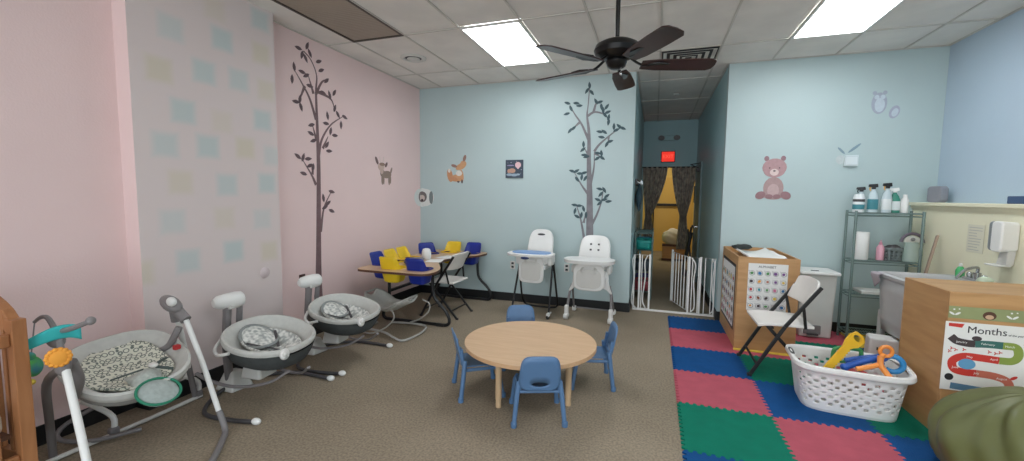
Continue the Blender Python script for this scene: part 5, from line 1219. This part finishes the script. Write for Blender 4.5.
# middle deck
zt = 0.894
f = MB(); f.lathe([(0.022, 0.0), (0.068, 0.0), (0.07, 0.004), (0.07, 0.286), (0.068, 0.29), (0.022, 0.29), (0.02, 0.286), (0.02, 0.004), (0.022, 0.0)], seg=30); o = f.build('paper_towel_roll', M_PAPER); o.location = (5.525, -0.26, zt); tag(o, 'white paper towel roll standing on the middle shelf', 'paper towel')
t = thing('pink_bottle', 'slim pink pump bottle beside the paper towel roll', 'bottle', (5.695, -0.27, zt))
f = MB(); f.lathe([(0.001, 0), (0.032, 0), (0.034, 0.01), (0.034, 0.13), (0.018, 0.16), (0.001, 0.16)], seg=20); f.build('bottle_body', mat('pink_lotion', (226, 170, 186), rough=0.4), t)
f = MB(); f.lathe([(0.001, 0.158), (0.014, 0.158), (0.014, 0.185), (0.005, 0.19), (0.005, 0.21), (0.001, 0.21)], seg=14); f.build('cap', mat('pink_cap', (206, 140, 160), rough=0.4), t)
t = thing('caddy_basket', 'small grey slotted basket with dark things on the middle shelf', 'basket', (5.80, -0.27, zt))
f = MB(); nu = 48
vs = []; fs = []
for j in range(9):
    for i in range(nu):
        a = 2*PI*i/nu; c, s = math.cos(a), math.sin(a); q = (abs(c)**4+abs(s)**4)**-0.25; k = 0.9+0.1*j/8; vs.append((0.075*c*q*k, 0.06*s*q*k, 0.004+0.135*j/8))
for j in range(8):
    for i in range(nu):
        if 1 <= j <= 6 and j % 2 == 1 and i % 4 in (0, 1): continue
        fs.append((j*nu+i, j*nu+(i+1) % nu, (j+1)*nu+(i+1) % nu, (j+1)*nu+i))
f.add(vs, fs); f.prism(superell(0.13, 0.10, 24, 4), 0, 0.006); f.build('basket_body', mat('mid_grey_plastic', (110, 120, 120), rough=0.5), t, solid=0.003)
blob((0, 0, 0.13), (0.065, 0.05, 0.035), 5, 0.15, 20, 12).build('contents', M_DKGREY, t)
t = thing('gift_bag', 'clear plastic bag topped with a grey striped arch, right end of the middle shelf', 'bag', (5.955, -0.27, zt))
f = MB(); f.surf(lambda u, v: ((0.075-0.02*v)*math.cos(2*PI*u), (0.05-0.02*v)*math.sin(2*PI*u), 0.20*v), 24, 8); f.build('bag_body', mat('clear_film', (200, 220, 210), rough=0.2, alpha=0.45), t, weld=True)
f = MB()
for r_, dz in ((0.09, 0),):
    f.tube([(r_*math.cos(PI*k/12), 0, 0.20+r_*math.sin(PI*k/12)) for k in range(13)], 0.014, 8)
f.build('arch_rim', mat('mauve_grey', (110, 100, 112), rough=0.7), t)
f = MB(); f.prism([(0.07*math.cos(PI*k/12), 0.20+0.07*math.sin(PI*k/12)) for k in range(13)], -0.004, 0.004, 'xz'); f.build('arch_face', mat('pale_card', (216, 216, 206), rough=0.7), t, smooth=False)
f = MB(); f.ellipsoid((0, -0.012, 0.23), (0.02, 0.01, 0.018)); f.build('bow', M_GREYP, t)
o = MB().prism(rrect(0.36, 0.22, 0.02), 0, 0.03, 'xy', 1.0).build('shallow_tray', M_OFFW, smooth=False, bevel=0.004); o.location = (5.70, -0.27, 0.539); tag(o, 'pale shallow tray on the lower wire deck', 'tray')

# ------------------------------------------------------------------ utility sink
t = thing('utility_sink', 'grey-white plastic utility sink standing in front of the yellow half wall', 'sink', (5.70, -1.27, 0.012))
M_SINK = mat('sink_plastic', (196, 196, 196), rough=0.4, var=0.03)
f = MB()
f.v = []; 
def tubwall(u, v):
    a = 2*PI*u; c, s = math.cos(a), math.sin(a); q = (abs(c)**6+abs(s)**6)**(-1/6)
    prof = [(0.345, 0.0, 0.83), (0.35, 0.0, 0.86), (0.32, 0, 0.865), (0.305, 0, 0.84), (0.285, 0, 0.60), (0.26, 0, 0.56), (0.01, 0, 0.55)]
    k = v*6; i = min(int(k), 5); w = k-i; r_ = prof[i][0]*(1-w)+prof[i+1][0]*w; z = prof[i][2]*(1-w)+prof[i+1][2]*w
    return (r_*c*q, (r_*0.86 if r_ > 0.02 else r_)*s*q, z)
f.surf(tubwall, 64, 18); f.build('basin', M_SINK, t, solid=0.006, weld=True)
f = MB()
def skirt(u, v):
    a = 2*PI*u; c, s = math.cos(a), math.sin(a); q = (abs(c)**6+abs(s)**6)**(-1/6); r_ = 0.335-0.03*(1-v); return (r_*c*q, r_*0.86*s*q, 0.36+0.48*v)
f.surf(skirt, 48, 4); f.build('apron', M_SINK, t, solid=0.006, weld=True)
for sx in (-1, 1):
    for sy in (-1, 1):
        f = MB(); f.prism([(sx*0.30, sy*0.25), (sx*0.24, sy*0.25), (sx*0.24, sy*0.235), (sx*0.285, sy*0.235), (sx*0.285, sy*0.19), (sx*0.30, sy*0.19)], 0.0, 0.52); f.build('leg', M_SINK, t, smooth=False)
f = MB(); f.tube([(0.24, 0.03, 0.86), (0.24, 0.03, 0.93)], 0.025, 12); f.tube([(0.24, 0.03, 0.93), (0.22, 0.0, 0.975), (0.10, -0.08, 0.96), (0.02, -0.14, 0.90)], 0.011, 10, smooth=5); f.box((0.24, 0.03, 0.872), (0.07, 0.22, 0.02)); fa = f.build('faucet', M_CHROME, t)
f = MB(); f.ellipsoid((0.24, 0.11, 0.90), (0.022, 0.022, 0.025)); f.ellipsoid((0.24, -0.05, 0.90), (0.022, 0.022, 0.025)); f.build_each('tap_handle', M_CHROME, fa)
f = MB(); f.tube([(0.0, 0.0, 0.55), (0.0, 0.0, 0.35), (0.05, 0.05, 0.28), (0.12, 0.1, 0.34), (0.30, 0.1, 0.34)], 0.02, 10, smooth=4); f.build('drain_pipe', M_DKGREY, t)
f = MB(); f.surf(lambda u, v: (5.345-0.012-0.012*math.sin(v*3) if v > 0.25 else 5.345+0.02-0.12*v, -1.18+0.16*u+0.01*math.sin(u*9+v*3), 0.874 if v < 0.2 else 0.876-0.16*(v-0.2)*(1-0.6*abs(2*u-1))), 14, 14)
tag(f.build('dish_cloth', mat('grey_rag', (170, 160, 166), rough=0.9, var=0.06), solid=0.004), 'grey rag draped over the front rim of the utility sink', 'cloth')
# soaps behind the sink edge
t = thing('dish_soap', 'green dish soap bottle lying among clutter on the sink rim', 'bottle', (5.93, -1.06, 0.872))
f = MB(); f.lathe([(0.001, 0), (0.03, 0), (0.032, 0.06), (0.02, 0.085), (0.010, 0.095), (0.001, 0.095)], seg=18, sy=0.7); f.build('bottle_body', mat('soap_green', (80, 180, 110), rough=0.2), t)
f = MB(); f.lathe([(0.001, 0.094), (0.012, 0.094), (0.012, 0.12), (0.001, 0.12)], seg=12); f.build('cap', M_WHITE, t)
o = blob((0, 0, 0.03), (0.05, 0.04, 0.03), 8, 0.12, 20, 14).build('scrub_sponge', mat('pale_sponge', (200, 214, 190), rough=0.9)); o.location = (5.90, -1.40, 0.872); tag(o, 'pale scrub sponge on the back rim of the sink', 'sponge')
# wooden stick / brush handle leaning
t = thing('scrub_brush', 'long wooden-handled brush leaning on the half wall between the shelf and the sink', 'brush', (0, 0, 0))
MB().bar((5.90, -0.64, 0.80), (6.03, -0.52, 1.19), 0.035, 0.018, (1, 0, 0)).build('handle', mat('weathered_wood', (160, 138, 120), rough=0.7), t, smooth=False, bevel=0.005)
MB().box((5.88, -0.66, 0.77), (0.06, 0.09, 0.07)).build('bristle_head', M_DKGREY, t, smooth=False, bevel=0.008)
# dark metal-rimmed arch (pan) behind
# white slotted box on the floor
t = thing('outlet_box', 'white plastic box with two dark slots standing behind the laundry basket', 'box', (5.33, -1.30, 0.012), math.radians(-12))
MB().box((0, 0, 0.17), (0.20, 0.16, 0.34), taper=1.12).build('body', M_WHITE, t, bevel=0.018, segs=3)
for s in (-1, 1): MB().box((s*0.016-0.03, -0.082, 0.25), (0.010, 0.006, 0.026)).build('slot', M_BLACKP, t, smooth=False)

# ------------------------------------------------------------------ half wall: dispenser, notice, ledge things
t = thing('soap_dispenser', 'white and grey wall dispenser on the yellow half wall at the right edge', 'dispenser', (6.06, -1.34, 1.03), -PI/2)
f = MB(); f.prism(rrect(0.11, 0.24, 0.03, cx=0.035, cy=0.22), -0.11, 0.0, 'xz', 0.95); f.build('cover', M_WHITE, t, bevel=0.012, segs=3)
f = MB(); f.prism(rrect(0.085, 0.235, 0.03, cx=-0.05, cy=0.22), -0.085, 0.0, 'xz', 0.95); f.build('side_panel', mat('dispenser_grey', (132, 136, 138), rough=0.35), t, bevel=0.012, segs=3)
f = MB(); f.prism([(-0.04, 0.0), (0.06, 0.0), (0.07, 0.11), (-0.01, 0.11)], -0.05, 0.0, 'xz'); f.build('drip_bracket', M_OFFW, t, bevel=0.006)
f = MB(); f.prism(rrect(0.14, 0.10, 0.02, cx=0, cy=-0.06), -0.012, 0.0, 'xy'); f.build('drip_tray', M_OFFW, t, bevel=0.004)
t = thing('paper_notice', 'small pale sheet of printed text taped to the yellow half wall', 'notice', (6.058, -0.97, 1.09), -PI/2)
MB().box((0, -0.001, 0.11), (0.20, 0.001, 0.24)).build('sheet', mat('pale_sheet', (222, 219, 198), rough=0.8), t, smooth=False)
f = MB(); rr = random.Random(2)
for k in range(9): w_ = rr.uniform(0.09, 0.16); f.box((-0.08+w_/2+0.0, -0.002, 0.205-k*0.024), (w_, 0.0006, 0.006))
f.build('text_line', mat('faded_ink', (186, 186, 178), rough=0.8), t, smooth=False)
o = MB().prism(rrect(0.15, 0.165, 0.035, cx=0, cy=0.0825), -0.04, 0.04, 'xz').build('rounded_speaker', mat('warm_grey_plastic', (140, 142, 150), rough=0.5, var=0.05), bevel=0.01, segs=3)
o.location = (6.14, -0.24, 1.505); o.rotation_euler = (0, 0, math.radians(-75)); tag(o, 'grey rounded box standing on the half wall ledge in the corner', 'box')
o = MB().box((0, 0, 0.03), (0.12, 0.16, 0.06)).build('navy_box', mat('navy_box', (60, 84, 120), rough=0.6), smooth=False, bevel=0.006); o.location = (6.12, -1.34, 1.505); tag(o, 'small navy box on the half wall ledge at the right edge of the photo', 'box')

# ------------------------------------------------------------------ wall decals and plates
def decal_tree(label, data, loc, rz, axis, cb, cl, wtop=0.012, wbot=0.05):
    t = thing('tree_decal', label, 'wall decal', loc, rz)
    mb = MB()
    for bi, br in enumerate(data['br']):
        P_ = catmull([(x, 0, z) for x, z in br], 5); n = len(P_); vs = []
        for i, p in enumerate(P_):
            d = (P_[min(i+1, n-1)]-P_[max(i-1, 0)]).normalized(); nn = Vector((-d.z, 0, d.x)); k = i/(n-1)
            w = (wbot*(1-k)+0.006*k if bi == 0 else 0.014*(1-k)+0.004)
            if bi == 0: w = max(0.007, wbot*(1-k)**1.3)
            vs += [p+nn*w/1, p-nn*w/1]
        vs = [Vector((v.x, -0.0015-0.0001*bi, v.z)) for v in vs]
        mb.add(vs, [(2*i, 2*i+1, 2*i+3, 2*i+2) for i in range(n-1)])
    mb.build('branches', cb, t, smooth=False, solid=0.0008)
    mb = MB(); rr = random.Random(5)
    allp = [p for br in data['br'][1:] for p in br]+data['br'][0][3:]
    for li, (x, z) in enumerate(data['lv']):
        q = min(allp, key=lambda p: (p[0]-x)**2+(p[1]-z)**2); a = math.atan2(z-q[1], x-q[0]) if (abs(z-q[1])+abs(x-q[0])) > 0.01 else rr.uniform(0, 6)
        a += rr.uniform(-0.35, 0.35); L, Wd = 0.048*LS, 0.019*LS
        pts = [(-L, 0), (-L*0.5, Wd*0.8), (0, Wd), (L*0.5, Wd*0.7), (L, 0), (L*0.5, -Wd*0.7), (0, -Wd), (-L*0.5, -Wd*0.8)]
        mb.prism([(x+px*math.cos(a)-py*math.sin(a), z+px*math.sin(a)+py*math.cos(a)) for px, py in pts], -0.0012, -0.0025-li*0.00006, 'xz')
    mb.build('leaves', cl, t, smooth=False)
LS = 1.0
M_TRUNK = mat('decal_brown_grey', (128, 126, 130), rough=0.7, var=0.12, scale=12); M_LEAFD = mat('decal_dark_leaf', (70, 92, 98), rough=0.7, var=0.12, scale=6)
M_TRUNK2 = mat('decal_mauve_brown', (120, 96, 98), rough=0.7, var=0.1, scale=12); M_LEAF2 = mat('decal_mauve_leaf', (104, 84, 88), rough=0.7, var=0.12, scale=6)
decal_tree('tall slim tree decal with dark leaves on the mint wall above the high chairs', TREE_BACK, (0, 0, 0), 0, 'x', M_TRUNK, M_LEAFD)
decal_tree('tall slim tree decal in mauve brown on the pink wall', TREE_LEFT, (0, 0, 0), PI/2, 'y', M_TRUNK2, M_LEAF2)
def dec(name, label, loc, rz, cat='wall decal'): return thing(name, label, cat, loc, rz)
def blobs(par, name, col, items, lay, rough=0.8):
    f = MB()
    for n_, it in enumerate(items): f.prism(ell(it[0], it[1], it[2], it[3], 18, it[4] if len(it) > 4 else 0), -0.0004, -0.0015-lay*0.0012-n_*0.0002, 'xz')
    return f.build(name, mat('decal_%d_%d_%d' % col, col, rough=rough, var=0.05, scale=30), par, smooth=False)
# bear: origin at its seat, 0.5 m tall
t = dec('bear_decal', 'sitting brown bear decal on the mint wall at the right', (4.74, 0, 1.52), 0)
blobs(t, 'body', (176, 150, 148), [(0, 0.13, 0.105, 0.13), (0, 0.06, 0.12, 0.065)], 1)
blobs(t, 'belly', (196, 170, 170), [(0, 0.10, 0.06, 0.08)], 2)
blobs(t, 'head', (182, 148, 150), [(0, 0.37, 0.125, 0.105), (0, 0.33, 0.11, 0.075)], 2)
blobs(t, 'ear', (150, 120, 126), [(-0.085, 0.475, 0.026, 0.03), (0.085, 0.475, 0.026, 0.03)], 1)
blobs(t, 'muzzle', (222, 204, 200), [(0, 0.315, 0.045, 0.04)], 3); blobs(t, 'nose', (80, 66, 72), [(0, 0.33, 0.013, 0.009), (-0.05, 0.365, 0.007, 0.007), (0.05, 0.365, 0.007, 0.007)], 4)
blobs(t, 'paw', (156, 122, 126), [(-0.13, 0.045, 0.055, 0.045, 0.5), (0.13, 0.045, 0.055, 0.045, -0.5), (-0.04, 0.03, 0.04, 0.028), (0.04, 0.03, 0.04, 0.028)], 3)
# deer (pink wall): local x = world Y
t = dec('deer_decal', 'small standing fawn decal on the pink wall near the corner', (0, -0.92, 1.67), PI/2)
blobs(t, 'body', (150, 130, 118), [(0.07, 0.12, 0.10, 0.05, 0.1), (-0.02, 0.13, 0.05, 0.05)], 1)
blobs(t, 'leg', (150, 130, 118), [(-0.03, 0.05, 0.018, 0.07), (0.0, 0.05, 0.016, 0.065), (0.12, 0.05, 0.018, 0.07), (0.15, 0.06, 0.014, 0.06)], 1)
blobs(t, 'head', (206, 180, 168), [(-0.05, 0.215, 0.065, 0.05), (-0.04, 0.17, 0.035, 0.05)], 2)
blobs(t, 'brow_patch', (158, 130, 116), [(-0.03, 0.25, 0.06, 0.022)], 3)
blobs(t, 'ear', (124, 100, 98), [(-0.14, 0.29, 0.022, 0.055, 0.5), (0.06, 0.25, 0.02, 0.04, -0.6)], 2)
blobs(t, 'antler', (224, 208, 200), [(-0.07, 0.31, 0.006, 0.045, 0.2), (-0.0, 0.31, 0.006, 0.045, -0.2)], 2); blobs(t, 'tail', (150, 130, 118), [(0.17, 0.18, 0.016, 0.045, -0.4)], 2)
# fox
t = dec('fox_decal', 'orange fox decal on the mint wall left of the small black sign', (0.61, 0, 1.72), 0)
blobs(t, 'body', (206, 158, 118), [(0.02, 0.06, 0.10, 0.055), (0.09, 0.09, 0.035, 0.09, 0.1)], 1)
blobs(t, 'tail', (200, 146, 108), [(-0.10, 0.10, 0.045, 0.10, 0.2), (-0.05, 0.05, 0.09, 0.035, -0.3)], 2); blobs(t, 'chest', (226, 222, 212), [(0.05, 0.13, 0.05, 0.04), (-0.11, 0.17, 0.02, 0.03)], 3)
blobs(t, 'head', (204, 158, 116), [(0.08, 0.23, 0.09, 0.045, 0.4), (0.12, 0.27, 0.05, 0.045)], 2); blobs(t, 'ear', (150, 118, 106), [(0.14, 0.35, 0.024, 0.05, -0.3), (-0.03, 0.24, 0.05, 0.022, -0.3)], 3)
blobs(t, 'paw', (96, 84, 84), [(0.10, 0.01, 0.014, 0.03), (0.04, 0.005, 0.02, 0.014)], 3)
# owls
t = dec('owl_decal', 'pale grey owl decal high on the mint wall, the larger of two', (5.69, 0, 2.45), 0)
blobs(t, 'body', (168, 176, 190), [(0, 0.12, 0.07, 0.115), (-0.045, 0.23, 0.02, 0.022), (0.045, 0.23, 0.02, 0.022)], 1); blobs(t, 'belly', (196, 208, 216), [(0.005, 0.10, 0.045, 0.075), (-0.025, 0.185, 0.022, 0.024), (0.028, 0.185, 0.022, 0.024)], 2)
t = dec('owl_decal', 'small pale owl decal at the right foot of the larger owl', (5.83, 0, 2.40), 0)
blobs(t, 'body', (170, 176, 192), [(0, 0.07, 0.045, 0.07, -0.3)], 1); blobs(t, 'belly', (194, 206, 214), [(0.004, 0.065, 0.028, 0.045, -0.3)], 2)
# rabbit-ear sprig + thermostat
t = dec('leaf_sprig_decal', 'grey two-leaf sprig decal above the white thermostat box', (5.43, 0, 2.03), 0)
blobs(t, 'leaf', (132, 156, 168), [(-0.05, 0.04, 0.012, 0.05, 0.75), (0.07, 0.065, 0.014, 0.075, -0.85)], 1); blobs(t, 'face', (196, 206, 206), [(-0.05, -0.06, 0.045, 0.05)], 1)
f = MB(); f.box((5.47, -0.018, 1.955), (0.13, 0.036, 0.12)); o = f.build('thermostat_box', mat('thermostat_white', (206, 218, 220), rough=0.4), smooth=False, bevel=0.006); tag(o, 'small white thermostat box on the mint wall right of the bear', 'thermostat')
MB().box((5.47, -0.037, 1.955), (0.10, 0.003, 0.085)).build('cover_plate', mat('thermostat_cover', (220, 230, 232), rough=0.4), o, smooth=False)
# small black sign with balloon
t = thing('balloon_sign', 'small dark square sign with a pink balloon on the mint wall', 'sign', (1.53, 0, 1.775))
MB().box((0, -0.008, 0.13), (0.26, 0.016, 0.255)).build('board', mat('slate_print', (62, 74, 88), rough=0.6, var=0.06, scale=20), t, smooth=False)
def sb(nm, col, items, lay):
    f = MB()
    for n_, it in enumerate(items): f.prism(ell(it[0]*1.6, it[1], it[2]*1.6, it[3], 16, it[4] if len(it) > 4 else 0), -0.0155, -0.0170-n_*0.0002, 'xz')
    f.build(nm, mat('print_%d_%d_%d' % col, col, rough=0.7), t, smooth=False)
sb('balloon', (226, 190, 194), [(0.035, 0.185, 0.028, 0.042), (0.035, 0.145, 0.01, 0.016)], 0); sb('animal_picture', (190, 150, 130), [(-0.02, 0.105, 0.032, 0.034), (-0.05, 0.10, 0.014, 0.03)], 0); sb('cloud_picture', (150, 170, 186), [(-0.045, 0.05, 0.028, 0.018), (0.0, 0.045, 0.03, 0.02), (0.035, 0.052, 0.02, 0.014)], 0)
sb('lettering_band', (150, 140, 176), [(-0.035, 0.18, 0.035, 0.008)], 0); sb('star', (200, 206, 220), [(-0.03, 0.22, 0.004, 0.004), (0.065, 0.12, 0.004, 0.004), (-0.06, 0.215, 0.003, 0.003), (0.06, 0.07, 0.003, 0.003), (0.02, 0.235, 0.003, 0.003)], 0)
# raccoon wreath decal across the corner: oval card folded, stands as one curved piece
t = thing('raccoon_decal', 'round raccoon decal bent across the corner of the pink and mint walls', 'wall decal', (0, 0, 1.485))
def cornerdisc(name, rx, rz_, col, lay, cx=0.07, cz=0.0):
    vs = []; n = 24; fs = []
    def put(s, z): # s along: negative = pink wall, positive = mint wall
        e = 0.003+lay*0.0012
        q = 0.012
        return (e, s+0.0 if s < -q else -q, z) if s < -q else ((s, -e, z) if s > q else (e+(s+q)/(2*q)*q, -e-(q-s)/(2*q)*q, z))
    m_ = 14
    for j in range(m_+1):
        zz = -1+2*j/m_
        half = math.sqrt(max(0, 1-zz*zz))
        for i in range(n+1):
            s = cx+rx*half*(-1+2*i/n); vs.append(put(s, cz+rz_*zz))
    for j in range(m_):
        for i in range(n): fs.append((j*(n+1)+i, j*(n+1)+i+1, (j+1)*(n+1)+i+1, (j+1)*(n+1)+i))
    MB().add(vs, fs).build(name, mat('decal_%d_%d_%d' % col, col, rough=0.8), t, smooth=False)
cornerdisc('disc', 0.21, 0.145, (222, 224, 220), 0, 0.03); cornerdisc('tail', 0.035, 0.10, (120, 130, 130), 1, 0.19, 0.0); cornerdisc('face_fur', 0.085, 0.085, (118, 108, 106), 1, 0.03, 0.01)
cornerdisc('face', 0.05, 0.045, (206, 190, 182), 2, 0.03, -0.005); cornerdisc('nose', 0.02, 0.02, (60, 50, 52), 3, 0.035, -0.04)
# plates
def plate(label, loc, rz, m_, dark=True):
    t = thing('wall_outlet', label, 'outlet', loc, rz)
    MB().box((0, -0.004, 0), (0.075, 0.008, 0.118)).build('cover_plate', m_, t, smooth=False, bevel=0.003)
    for z in (-0.026, 0.026):
        MB().box((0, -0.009, z), (0.034, 0.003, 0.028)).build('socket', M_BLACKP if dark else M_GREYP, t, smooth=False)
plate('dark brown wall outlet on the pink wall beside the farther glider', (0, -2.32, 0.63), PI/2, mat('brown_plate', (74, 48, 44), rough=0.4))
plate('white wall outlet left of the blue-tray high chair', (1.52, 0, 0.53), 0, M_OFFW)
plate('white wall outlet left of the all-white high chair', (2.31, 0, 0.54), 0, M_OFFW)
f = MB(); f.lathe([(0.001, 0), (0.045, 0), (0.05, 0.004), (0.045, 0.008), (0.001, 0.008)], seg=24, axis='x'); o = f.build('round_wall_cover', mat('pilaster_pink', (212, 196, 196), rough=0.5)); o.location = (0.14, -2.87, 0.81); tag(o, 'round pink painted cover plate low on the pilaster', 'cover plate')
